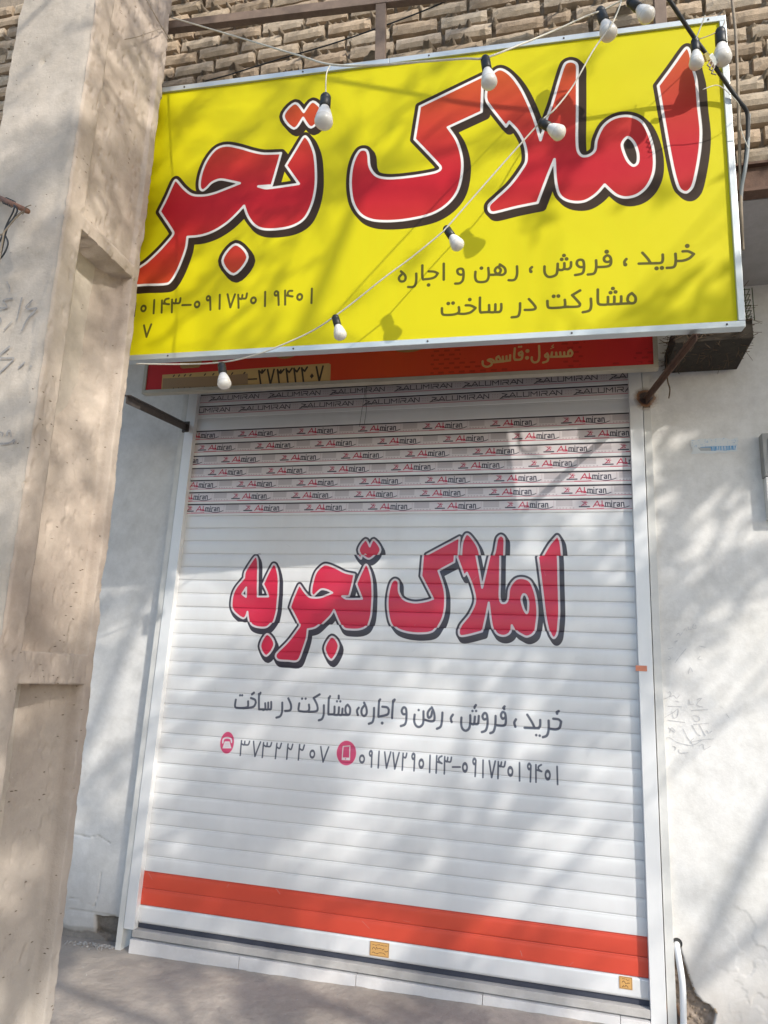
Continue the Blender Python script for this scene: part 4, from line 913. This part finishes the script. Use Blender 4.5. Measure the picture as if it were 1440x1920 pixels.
# front face, left edge slightly ragged
PW = Xp(4.0)-at(46, 0, Yf)[0]
xv = np.linspace(0, 1, 40); zf = np.arange(ZG, ZT, .02); XI, ZI = np.meshgrid(xv, zf)
XF = Xp(ZI)-.006-PW*(1-XI)+np.clip((.06-XI)/.06, 0, 1)*(fbm(ZI, ZI*0+2, 9, 81, 4)-.5)*.03
YF = Yf+.012*(fbm(XF, ZI, 3, 82, 3)-.5)+.005*(fbm(XF, ZI, 18, 83, 4)-.5)+np.clip((XI-.93)/.07, 0, 1)*.006
# a chip and a fallen coat edge
pf = lambda x, y: at(x, y, Yf)[[0, 2]]
YF += .012*np.clip(-pip([pf(75,115),(pf(97,100)),pf(90,108),pf(80,118)], XF, ZI)/.006, 0, 1)
ledge = lined([pf(-30,722), pf(20,728), pf(45,725), pf(56,728)], XF, ZI); YF -= .008*np.clip(1-ledge/.008, 0, 1)
vc = lined([pf(88,518), pf(60,600), pf(58,660), pf(50,700)], XF, ZI); YF += .004*np.clip(1-vc/.006, 0, 1)
idx = np.arange(XF.size).reshape(XF.shape); F = np.stack([idx[:-1,:-1], idx[:-1,1:], idx[1:,1:], idx[1:,:-1]], -1).reshape(-1, 4)
mesh_np('front_face', np.stack([XF, YF, ZI], -1).reshape(-1, 3), F, M_pfront, pillar, True)
bm = bmesh.new(); vs = []
for z in (ZG, ZT):
    x1 = Xp(z); vs += [bm.verts.new(p) for p in ((x1-PW-.004, Yf+.014, z), (x1-.115, Yf+.014, z), (x1-.115, Yr-.002, z), (x1-PW-.004, Yr-.002, z))]
for f in ((0,3,2,1),(4,5,6,7),(0,1,5,4),(1,2,6,5),(2,3,7,6),(3,0,4,7)): bm.faces.new([vs[i] for i in f])
fin(bm, 'pillar_core', M_pfront, pillar)
# rear strip end face so that the edge has thickness
V = []; F = []
for k, z in enumerate(zvals):
    V += [(XX[k, -1], YD[k, -1], z), (Xp(z)-.125, Yr, z)]
    if k: n_ = len(V); F.append([n_-4, n_-2, n_-1, n_-3])
mesh_np('rear_face', V, F, M_pside, pillar, True)
# graffiti on the pillar front
M_pen = simple('faded_marker', (.33, .31, .29), .8, 0, .3, 60)
G2 = lambda L: [(a/3.84, 500+b/3.84) for a, b in L]
gst = [G2(L) for L in ([(20,245),(45,232),(92,228)],[(20,245),(50,290),(0,298)],[(158,220),(122,380)],[(235,238),(185,290),(215,305),(265,300),(200,370),(155,462)],[(88,390),(28,455)],[(0,365),(10,400)],[(72,570),(0,630)],[(0,655),(60,658),(98,665),(0,760)],[(180,685),(132,728)],
   [(215,715),(230,718)],[(48,105),(70,150),(68,180)],[(0,1190),(20,1200),(15,1220)],[(50,1220),(55,1185),(75,1185),(80,1225)],[(0,1275),(60,1270),(105,1245),(95,1275)])]
marks('marker_scribble', gst, lambda x, y: at(x, y, Yf-.0075), .007, M_pen, pillar, np.array([0, 1.0, 0]))

# rod with tied wires sticking out of the pillar
rodm = simple('rusted_rod', (.22, .11, .07), .8, 0, .4, 50, .001)
p0 = at(-20, 362, Yf+.02); p1 = at(52, 396, Yf-.14)
rod = empty('steel_rod', tuple(p0), 'short rusty steel rod sticking out of the pillar front with thin wires wound on it', 'rod')
tube('rod_bar', [p0, (p0+p1)/2, p1], .010, rodm, rod)
wl = empty('wire_bundle', tuple(p1), 'grey and green thin wires hanging from the rusty rod on the pillar', 'wires')
for k, (L, mt) in enumerate((([(46,394),(35,402),(18,418),(10,440),(2,475),(-6,500)], M_bcable), ([(28,385),(24,398),(14,418),(6,438),(-8,470)], M_bcable), ([(26,385),(32,396),(15,425),(8,436),(15,455),(8,475),(-4,490)], M_bcable), ([(44,396),(30,408),(10,432),(2,440),(-10,436)], M_gcable), ([(8,432),(4,455),(0,480),(-4,520)], M_gcable))):
    tube('wire', cat_rom([at(x, y, Yf-.10-.012*k+.0*i) for i, (x, y) in enumerate(L)], 6), .0032, mt, wl, 6)
for k in range(4):
    c_ = p0+(p1-p0)*(.45+.06*k); tube('tie', [c_+np.array([.014*math.cos(q), .004*k*0, .014*math.sin(q)]) for q in np.linspace(0, 6.0, 10)], .002, M_bcable, rod, 5)
tube('tie', [p1+np.array([-.02, 0, -.012]), p1+np.array([.0, -.01, .012]), p1+np.array([.02, -.01, .016])], .0022, M_gcable, rod, 5)

# string left on the pillar's side
def onx(x, y, o_=.004): return atx(x, y, Xp(4.2)+o_)
st_ = tube('cord', [onx(272, -5), onx(300, 45), onx(319, 76)], .0022, M_gcable); tag(st_, 'thin brown string stuck slanting on the top of the pillar side', 'string')
st_ = tube('cord', [onx(234, 74), onx(258, 69), onx(306, 52)], .0018, M_gcable); tag(st_, 'short thin brown string branching off on the pillar side', 'string')

# ------------------------------------------------------------------ pavement
M_pave = plaster('worn_concrete_paving', (.54, .48, .42), (.34, .30, .26), (.13, .12, .11), .46, 60, .006, rough=.92)
def pz(X, Y): return -.150+.016*X+.02*np.clip(-Y, 0, 3)*-1+.010*(fbm(X, Y, 2.0, 91, 4)-.5)+.006*(fbm(X, Y, 18, 92, 4)-.5)
def ground(name, x0, x1, y0, y1, st, drop=0):
    nx = int((x1-x0)/st)+1; ny_ = int((y1-y0)/st)+1; X, Y = np.meshgrid(np.linspace(x0, x1, nx), np.linspace(y0, y1, ny_)); Z = pz(X, Y)-drop
    idx = np.arange(nx*ny_).reshape(ny_, nx); F = np.stack([idx[:-1,:-1], idx[:-1,1:], idx[1:,1:], idx[1:,:-1]], -1).reshape(-1, 4)
    o = mesh_np(name, np.stack([X, Y, Z], -1).reshape(-1, 3), F, M_pave, None, True); return tag(o, 'worn grey concrete pavement in front of the shutter', None, None, 'structure')
ground('pavement', -.8, 3.4, -1.7, .06, .014)
o = obox('ground', simple('dusty_asphalt', (.13, .125, .115), .9, 0, .2, 30, .004), None, -120, 120, -120, 60, -.9, -.262); tag(o, None, None, None, 'structure')
bm = bmesh.new()
for a_ in ((-9, -.8, -5.2, .1), (3.4, 12, -5.2, .1), (-.8, 3.4, -5.2, -1.7)):
    box(bm, a_[0], a_[1], a_[2], a_[3], -.5, -.155-.02*1.7 if a_[3] < 0 else -.17)
o = fin(bm, 'pavement', M_pave); tag(o, None, None, None, 'structure')
# crumbs of mortar at the foot of the left wall and on the pavement
bm = bmesh.new(); cr_ = random.Random(3)
def crumb(x, y, s):
    z = float(pz(np.array([x]), np.array([y]))[0]); M = Matrix.Translation((x, y, z+s*.3)) @ Matrix.Rotation(cr_.uniform(0, 6), 4, 'Z') @ Matrix.Rotation(cr_.uniform(0, 3), 4, 'X') @ Matrix.Diagonal((s, s*cr_.uniform(.5, 1), s*cr_.uniform(.3, .7), 1))
    bmesh.ops.create_icosphere(bm, subdivisions=1, radius=.5, matrix=M)
for k in range(170): crumb(-.11-abs(cr_.gauss(0, .13)), -.005-abs(cr_.gauss(0, .025)), cr_.uniform(.004, .016))
for k in range(90): crumb(cr_.uniform(-.2, 1.4), cr_.uniform(-.9, -.1), cr_.uniform(.002, .008))
o = fin(bm, 'rubble', M_cem); tag(o, None, None, None, 'stuff')

# ------------------------------------------------------------------ pipe in the broken foot of the right wall
pp = [at(1269, 1769, .02), at(1269, 1775, -.012), at(1273, 1800, -.028), at(1279, 1840, -.03), at(1281, 1880, -.03), at(1282, 1960, -.03)]
pipe = tube('drain_pipe', cat_rom(pp, 8), .0135, M_pvc, None, 14); tag(pipe, 'thin white plastic pipe coming out of a hole low in the right wall', 'pipe')
bm = bmesh.new(); hc = at(1270, 1771, -.002)
lathe_bm(bm, [(.0001, 0), (.020, 0), (.021, .004)], hc+np.array([0, .002, .006]), (0, -1, 0), 18)
o = fin(bm, 'pipe_hole', simple('dark_hole_shade', (.05, .05, .05), .95), rwall)  # flat near-black disc, its colour stands for the shade inside the hole

bm = bmesh.new(); br_2 = random.Random(21); bpa = np.array(bp)
for k in range(260):
    x_, z_ = br_2.uniform(bpa[:,0].min(), bpa[:,0].max()), br_2.uniform(bpa[:,1].min(), bpa[:,1].max())
    if pip(bp, np.array([[x_]]), np.array([[z_]]))[0, 0] < .004:
        s_ = br_2.uniform(.003, .013); y_ = float(fy_r(np.array([[x_]]), np.array([[z_]]))[0, 0])
        M = Matrix.Translation((x_, y_-s_*.2, z_)) @ Matrix.Rotation(br_2.uniform(0, 6), 4, 'Y') @ Matrix.Diagonal((s_, s_*.8, s_*br_2.uniform(.5, 1), 1))
        bmesh.ops.create_icosphere(bm, subdivisions=1, radius=.5, matrix=M)
o = fin(bm, 'crumbs', M_mort, rwall); o['kind'] = 'stuff'
# meter box at the right edge
mb = empty('meter_box', (3.25, -.05, 2.3), 'grey and white wall box cut off by the right edge of the view', 'meter box')
a = at(1428, 812, -.06); b = at(1436, 972, -.06)
obox('box_body', simple('grey_enamel', (.30, .30, .29), .5), mb, a[0], a[0]+.3, -.06, .0, b[2]+.21, a[2], bev=.004)
obox('box_door', simple('grey_enamel_door', (.22, .22, .215), .5), mb, a[0]+.022, a[0]+.278, -.064, -.058, b[2]+.225, a[2]-.03, bev=.002)
obox('lower_cover', simple('white_enamel', (.66, .65, .62), .5), mb, a[0]+.004, a[0]+.3, -.054, .0, b[2], b[2]+.208, bev=.004)

# ------------------------------------------------------------------ crate of dry twigs behind the board
tw = empty('twig_crate', (2.86, -.2, 2.85), 'dark plastic crate full of dry twigs fixed to the wall behind the board', 'crate')
tx0, tx1, tz0 = at(1256, 668, -.2)[0], at(1398, 666, -.2)[0], at(1330, 667, -.2)[2]
M_twig = simple('dry_twig', (.12, .08, .05), .9, 0, .45, 60); M_mesh = simple('green_plastic_mesh', (.06, .085, .035), .6, 0, .3, 30); M_soil = simple('dark_soil', (.035, .028, .02), .95, 0, .4, 40, .006)
bm = bmesh.new(); box(bm, tx0, tx1, -.36, -.02, tz0, tz0+.10, .004)
fin(bm, 'crate_tray', M_soil, tw)
for k in range(6):
    zz = tz0+.115+k*.028; tube('mesh_bar', [(tx0+.005, -.355, zz), (tx1, -.355, zz), (tx1+.005, -.03, zz)], .0025, M_mesh, tw, 5)
for k in range(11):
    xx = tx0+.02+(tx1-tx0-.01)*k/10; tube('mesh_bar', [(xx, -.357, tz0+.09), (xx, -.357, tz0+.26)], .0025, M_mesh, tw, 5)
bm = bmesh.new(); tr_ = random.Random(9)
for k in range(520):
    c_ = np.array([tr_.uniform(tx0, tx1), tr_.uniform(-.38, -.02), tz0+abs(tr_.gauss(.03, .09))]); d_ = np.array([tr_.gauss(0, 1), tr_.gauss(0, .6), tr_.gauss(0, .35)]); d_ /= np.linalg.norm(d_)
    L = tr_.uniform(.03, .12); tube_bm(bm, [c_-d_*L/2, c_+np.array([0, 0, tr_.uniform(-.01, .01)]), c_+d_*L/2], tr_.uniform(.0008, .0022), 3)
for k in range(14):
    c_ = np.array([tr_.uniform(tx0+.02, tx1), tr_.uniform(-.37, -.2), tz0+.01]); L = tr_.uniform(.03, .09); tube_bm(bm, [c_, c_+np.array([tr_.uniform(-.01, .01), 0, -L*.5]), c_+np.array([tr_.uniform(-.02, .02), 0, -L])], .0011, 3)
o = fin(bm, 'twigs', M_twig, tw); o['kind'] = 'stuff'
rt = tube('hanging_root', cat_rom([at(1250, 665, -.12), at(1250, 690, -.1), at(1252, 715, -.09), at(1256, 730, -.07), at(1254, 747, -.06)], 5), .0035, M_twig); tag(rt, 'dry crooked root hanging down the wall under the twig crate', 'root')
tube('side_root', cat_rom([at(1251, 710, -.09), at(1243, 709, -.08), at(1236, 706, -.07)], 4), .0014, M_twig, rt, 5)

# ------------------------------------------------------------------ cables and light strings
def pxl(L): return cat_rom([at(x, y, Y) for x, y, Y in L], 8)
def cord(name, L, r, mat, lab, cat='cable'):
    o = tube(name, pxl(L), r, mat, None, 8); tag(o, lab, cat); return o
cord('light_cable', [(322,33,-1.18),(400,56,-1.36),(480,80,-1.50),(560,104,-1.64),(620,121,-1.74),(700,122,-1.74),(800,115,-1.70),(870,110,-1.66),(907,109,-1.63),(960,90,-1.50),(1040,57,-1.32),(1100,30,-1.20),(1128,20,-1.16),(1160,4,-1.16),(1190,-12,-1.17)], .0036, M_wire, 'pale light cable running from the pillar along the top edge of the yellow board')
cord('light_cable', [(1168,-6,-1.2),(1150,40,-1.2),(1112,95,-1.2),(1075,160,-1.2),(1040,205,-1.21),(1018,224,-1.20),(967,280,-1.19),(905,350,-1.18),(839,425,-1.17),(824,440,-1.165),(770,484,-1.16),(720,521,-1.16),(665,565,-1.155),(629,592,-1.15),(590,618,-1.15),(540,642,-1.15),(480,665,-1.15),(418,679,-1.15),(340,683,-1.16),(256,682,-1.17)], .0032, M_wire, 'pale light cable sagging diagonally across the yellow board from its top right')
cord('drop_wire', [(620,121,-1.74),(613,135,-1.745),(611,155,-1.75),(611,180,-1.75)], .0022, M_wire, 'short wire dropping from the top cable to the bulb by the two red dots', 'wire')
def cab(x, y, t):                                   # the service cable goes on up over the street: found from the shadow it throws on the board
    P_ = onpl(x, y, Qs, n_s)-np.array([-1.24, 1.0, -.974])*t; d_ = P_-CP; w_ = d_@_f; return (720+FPX*(d_@_r)/w_, 960-FPX*(d_@_u)/w_, P_[1])
bk = cord('black_cable', [cab(500, 118, .95), cab(625, 142, .80), cab(760, 165, .62), cab(900, 190, .46), cab(1060, 205, .288),(1255,0,-1.20),(1300,68,-1.085),(1324,101,-1.03),(1345,132,-.98),(1362,156,-.94),(1384,187,-.90),(1398,205,-.86),(1402,222,-.84),(1401,262,-.82),(1397,312,-.80),(1392,345,-.80)], .0085, M_bcable, 'thick black cable slanting past the top right corner of the yellow board')
cord('wall_cable', [(1372,-6,-.80),(1379,60,-.80),(1382,120,-.80),(1384,180,-.80),(1386,260,-.80),(1388,330,-.79),(1390,400,-.78),(1393,470,-.7)], .0065, M_gcable, 'beige cable running straight down the bricks beside the board')
cord('grey_conduit', [(1404,215,-.82),(1403,245,-.82),(1402,280,-.82),(1397,318,-.82),(1391,350,-.80),(1389,380,-.78)], .0075, simple('grey_conduit_plastic', (.22, .24, .24), .5), 'short curved grey conduit below the black cable on the right bricks')
cord('loose_wire', [(1318,168,-1.05),(1345,160,-1.03),(1368,176,-1.0),(1387,200,-.95),(1388,230,-.85),(1392,250,-.84),(1403,278,-.84)], .0018, M_wire, 'thin white wire looping beside the black cable', 'wire')
cord('loose_wire', [(1322,29,-1.12),(1312,55,-1.11),(1305,73,-1.1)], .0026, M_wire, 'short white wire from the board edge to the rightmost lower bulb', 'wire')
cord('loose_wire', [(1360,38,-.98),(1353,52,-1.0),(1338,63,-1.02),(1312,73,-1.08)], .0020, M_gcable, 'thin brown wire tying the corner bulb to the black cable', 'wire')
cord('overhead_wire', [(385,152,-.80),(430,140,-.82),(520,112,-.86),(620,83,-.90),(710,52,-.93),(790,22,-.93),(850,-4,-.93)], .0035, M_bcable, 'thin black wire slanting up across the bricks above the board', 'wire')
cord('thin_wire', [(690,712,-.2),(684,738,-.17),(680,760,-.1),(674,800,-.03)], .0012, M_bcable, 'left of two hair-thin black wires hanging in front of the printed slats', 'wire')
cord('thin_wire', [(690,712,-.2),(686,740,-.17),(687,765,-.1),(683,796,-.03)], .0012, M_bcable, 'right of two hair-thin black wires hanging in front of the printed slats', 'wire')
sp_ = empty('cable_clamp', tuple(at(1338, 118, -1.0)), 'metal and yellow plastic clamp on the black cable between two bulbs', 'clamp')
bar('clamp_body', at(1330, 104, -1.04), at(1341, 122, -1.01), .022, .016, M_alu, sp_); bar('clamp_block', at(1322, 100, -1.06), at(1327, 114, -1.04), .018, .014, simple('yellowed_plastic', (.45, .38, .12), .6), sp_)
for q in range(3): tube('clamp_wire', [at(1334+q*3, 112+q*6, -1.07), at(1326+q*4, 122+q*8, -1.075), at(1333+q*5, 128+q*6, -1.07)], .003, M_gcable, sp_, 5)

BUL = [((611,178),(608,203),(605,251),-1.75,35,'bulb hanging beside the two red diamond dots, upper left of the board'),
 ((909,107),(916,132),(921,176),-1.63,30.5,'bulb hanging at the top of the middle letters, below the top cable'),
 ((1124,17),(1138,42),(1148,80),-1.15,32.6,'bulb leaning over the top edge of the board, left of the topmost bulb'),
 ((1179,0),(1198,17),(1227,40),-1.17,31,'topmost bulb, tilted sideways above the board frame'),
 ((1303,73),(1309,98),(1307,139),-1.08,27,'bulb pointing at the viewer on the tall rightmost red letter'),
 ((1350,55),(1352,86),(1356,133),-1.005,34,'bulb at the top right corner of the board beside the black cable'),
 ((1012,228),(1030,240),(1063,258),-1.20,29,'bulb lying sideways on the diagonal cable, middle of the red letters'),
 ((835,426),(849,444),(867,472),-1.155,26,'bulb on the diagonal cable above the first line of small text'),
 ((628,592),(633,612),(642,642),-1.15,24.5,'bulb low on the diagonal cable near the lower board edge'),
 ((415,681),(418,702),(423,735),-1.15,26,'lowest bulb, hanging in front of the red board')]
proto = None
def bulb_profile(parent, T, J, E, rb):
    ax = (E-T); L = np.linalg.norm(ax); ax /= L; j = np.linalg.norm(J-T)
    sr = rb*.60
    bm = bmesh.new(); lathe_bm(bm, [(.001, 0), (sr*.72, .001), (sr*.92, j*.14), (sr*.98, j*.30), (sr*.90, j*.34), (sr*.98, j*.38), (sr, j*.95), (sr*.86, j*1.0), (.001, j*1.0)], T, ax, 22); fin(bm, 'socket', M_black, parent, True)
    h = L-j; bm = bmesh.new()
    lathe_bm(bm, [(sr*.80, j*.98), (sr*.86, j+.05*h), (rb*.66, j+.12*h), (rb*.80, j+.26*h), (rb*.93, j+.40*h)], T, ax, 22); fin(bm, 'housing', M_bulbbase, parent, True)
    c0 = j+.40*h; rem = min(h*.6, rb*1.25); bm = bmesh.new()
    prof = [(rb*.935, c0)]+[(rb*math.cos(a), c0+.35*rem+.65*rem*math.sin(a)) for a in np.linspace(-.36, math.pi/2*.995, 11)]
    lathe_bm(bm, prof, T, ax, 24); fin(bm, 'glass_dome', M_bulb, parent, True)
for (t, j, e, Y, wpx, lab) in BUL:
    dist = (at(*j, Y)-CP) @ _f; rb = wpx/2*dist/FPX
    T = at(*t, Y); L_img = np.hypot(e[0]-t[0], e[1]-t[1]); real = rb*2*1.8
    E = at(*e, Y); l_now = np.linalg.norm(E-T)
    dy = math.sqrt(max(0, real**2-l_now**2)) if l_now < real else 0
    dy = min(dy, .07)
    E = at(*e, Y-dy); J = T+(E-T)*(np.hypot(j[0]-t[0], j[1]-t[1])/L_img*.95)
    b_ = empty('light_bulb', tuple(T), 'white LED '+lab, 'light bulb', 'light bulbs strung across the yellow board')
    bulb_profile(b_, T, J, E, rb)

# ------------------------------------------------------------------ street tree outside the view, throws the dappled shade
def tree(x, y, h, seed, nl, lab, spread=3.2):
    r = random.Random(seed); t = empty('street_tree', (x, y, -.3), lab, 'tree')
    bm = bmesh.new(); leaves = []
    def grow(p, d, L, rad, lev):
        n = 5; P = [np.array(p)]; q = np.array(p)
        for i in range(n):
            d = d+np.array([r.gauss(0, .12), r.gauss(0, .12), r.gauss(0, .08)+(.03 if lev < 2 else -.01)]); d /= np.linalg.norm(d); q = q+d*L/n; P.append(q.copy())
        tube_bm(bm, P, [rad*(1-.5*i/n) for i in range(n+1)], 7 if lev < 2 else 4)
        if lev >= 2:
            for i in range(n+1): leaves.append((P[i], d, lev))
        if lev < 3:
            for k in range((7, 5, 4)[lev]):
                i = r.randint(2, n) if lev else r.randint(3, n); a = r.uniform(0, 2*math.pi); s = np.array([math.cos(a), math.sin(a), r.uniform(.0, .7)]); dd = d*.55+s*.8; dd /= np.linalg.norm(dd)
                grow(P[i], dd, L*r.uniform(.5, .72)*(1.05 if lev == 0 else 1), rad*.42, lev+1)
    grow((x, y, -.3), np.array([0, 0, 1.0]), h*.5, .12, 0)
    fin(bm, 'trunk', simple('grey_bark', (.12, .095, .07), .95, 0, .3, 20, .01), t, True)
    C0 = np.array([c for c, d, l in leaves]); g_ = np.random.default_rng(seed)
    nc = nl//130; cc = C0[g_.integers(0, len(C0), nc)]+g_.normal(0, .10, (nc, 3)); ax_ = g_.normal(0, 1, (nc, 3))*(.5, .5, .25)+np.array([.5, .25, .55]); ax_ /= np.linalg.norm(ax_, axis=1)[:, None]
    kk = -cc[:, 1]; wx_, wz_ = cc[:, 0]-1.24*kk, cc[:, 2]-.974*kk     # where each clump's shade falls on the front
    ok = np.ones(nc, bool)
    for gx_, gz_, ra, rb_ in GAPS: ok &= ((wx_-gx_)/ra)**2+((wz_-gz_)/rb_)**2 > 1
    cc = cc[ok]; ax_ = ax_[ok]; nc = len(cc)
    pick = g_.integers(0, nc, nl); ctr = cc[pick]+ax_[pick]*g_.normal(0, .24, (nl, 1))+g_.normal(0, .08, (nl, 3))
    a = g_.normal(0, 1, (nl, 3)); a /= np.linalg.norm(a, axis=1)[:, None]; b = np.cross(a, g_.normal(0, 1, (nl, 3))); b /= np.linalg.norm(b, axis=1)[:, None]
    s = g_.uniform(.035, .06, (nl, 1)); V = np.stack([ctr-a*s, ctr+b*s*.42, ctr+a*s, ctr-b*s*.42], 1).reshape(-1, 3); F = np.arange(nl*4).reshape(-1, 4)
    o = mesh_np('crown', V, F, simple('olive_leaf', (.07, .09, .03), .6, 0, .3, 3), t); o['kind'] = 'stuff'
    return t
GAPS = [(2.25, 2.42, .55, .40), (2.95, .5, .40, .6), (1.3, 2.3, .5, .32), (1.7, 1.25, .6, .2), (-.25, 1.2, .3, .35), (1.6, .1, .9, .16)]
TREES = [(8.2, -5.6, 9.0, 12, 16000, 'leafy street tree across the pavement, behind the photographer to the right'), (11.4, -7.0, 9.5, 21, 17000, 'second street tree farther right along the kerb'), (6.0, -6.0, 11.0, 5, 9500, 'third street tree, nearest to the concrete pillar')]
for a_ in TREES: tree(*a_)

# a long bough of the tree nearest the pillar, reaching over the street towards the front
tk = [o for o in bpy.data.objects if o.name.startswith('street_tree')][-1]
fr_ = random.Random(14); bmb = bmesh.new(); LV = []
hub = np.array([4.9, -3.9, 6.3])
tube_bm(bmb, cat_rom([(6.0, -6.0, 4.3), (5.8, -5.2, 5.4), (5.4, -4.5, 6.1), tuple(hub)], 6), [.05*(1-.6*i/18) for i in range(19)], 7)
for k in range(46):
    u_, v_, t_ = fr_.uniform(-.5, 2.55), fr_.uniform(.15, 1.45), fr_.uniform(2.1, 3.3)
    if 1.5 < u_ < 2.4 and v_ < .65: continue
    c_ = bl+su*u_+sv*v_-np.array([-1.24, 1.0, -.974])*t_
    d_ = np.array([.75, -.1+fr_.gauss(0, .3), .55])+np.array([fr_.gauss(0, .25), 0, fr_.gauss(0, .25)]); d_ /= np.linalg.norm(d_); L_ = fr_.uniform(.35, .75)
    Pf = cat_rom([c_-d_*L_*.5+np.array([0, 0, -.04]), c_, c_+d_*L_*.5+np.array([0, 0, -.03])], 6)
    tube_bm(bmb, Pf, [.0045*(1-.06*i) for i in range(len(Pf))], 4)
    mid = (Pf[-1]+hub)/2+np.array([fr_.gauss(0, .1), fr_.gauss(0, .1), .12]); tube_bm(bmb, cat_rom([Pf[-1], mid, hub], 4), .0045, 4)
    for q in range(34):
        w_ = fr_.random()*(len(Pf)-1.01); i_ = int(w_); b_ = Pf[i_]+(Pf[i_+1]-Pf[i_])*(w_-i_)
        e_ = d_*.6+np.array([fr_.gauss(0, 1), fr_.gauss(0, 1), fr_.gauss(0, 1)])*.55; e_ /= np.linalg.norm(e_); l_ = fr_.uniform(.05, .10)
        sd = np.cross(e_, [fr_.gauss(0, 1), fr_.gauss(0, 1), fr_.gauss(0, 1)]); sd /= np.linalg.norm(sd)+1e-9; wd = fr_.uniform(.008, .014)
        LV += [b_, b_+e_*l_*.5+sd*wd, b_+e_*l_, b_+e_*l_*.5-sd*wd]
fin(bmb, 'bough', simple('grey_bark_bough', (.12, .095, .07), .95, 0, .3, 20, .004), tk, True)
o = mesh_np('bough_leaves', LV, np.arange(len(LV)).reshape(-1, 4), simple('narrow_olive_leaf', (.07, .09, .03), .6, 0, .3, 3), tk); o['kind'] = 'stuff'
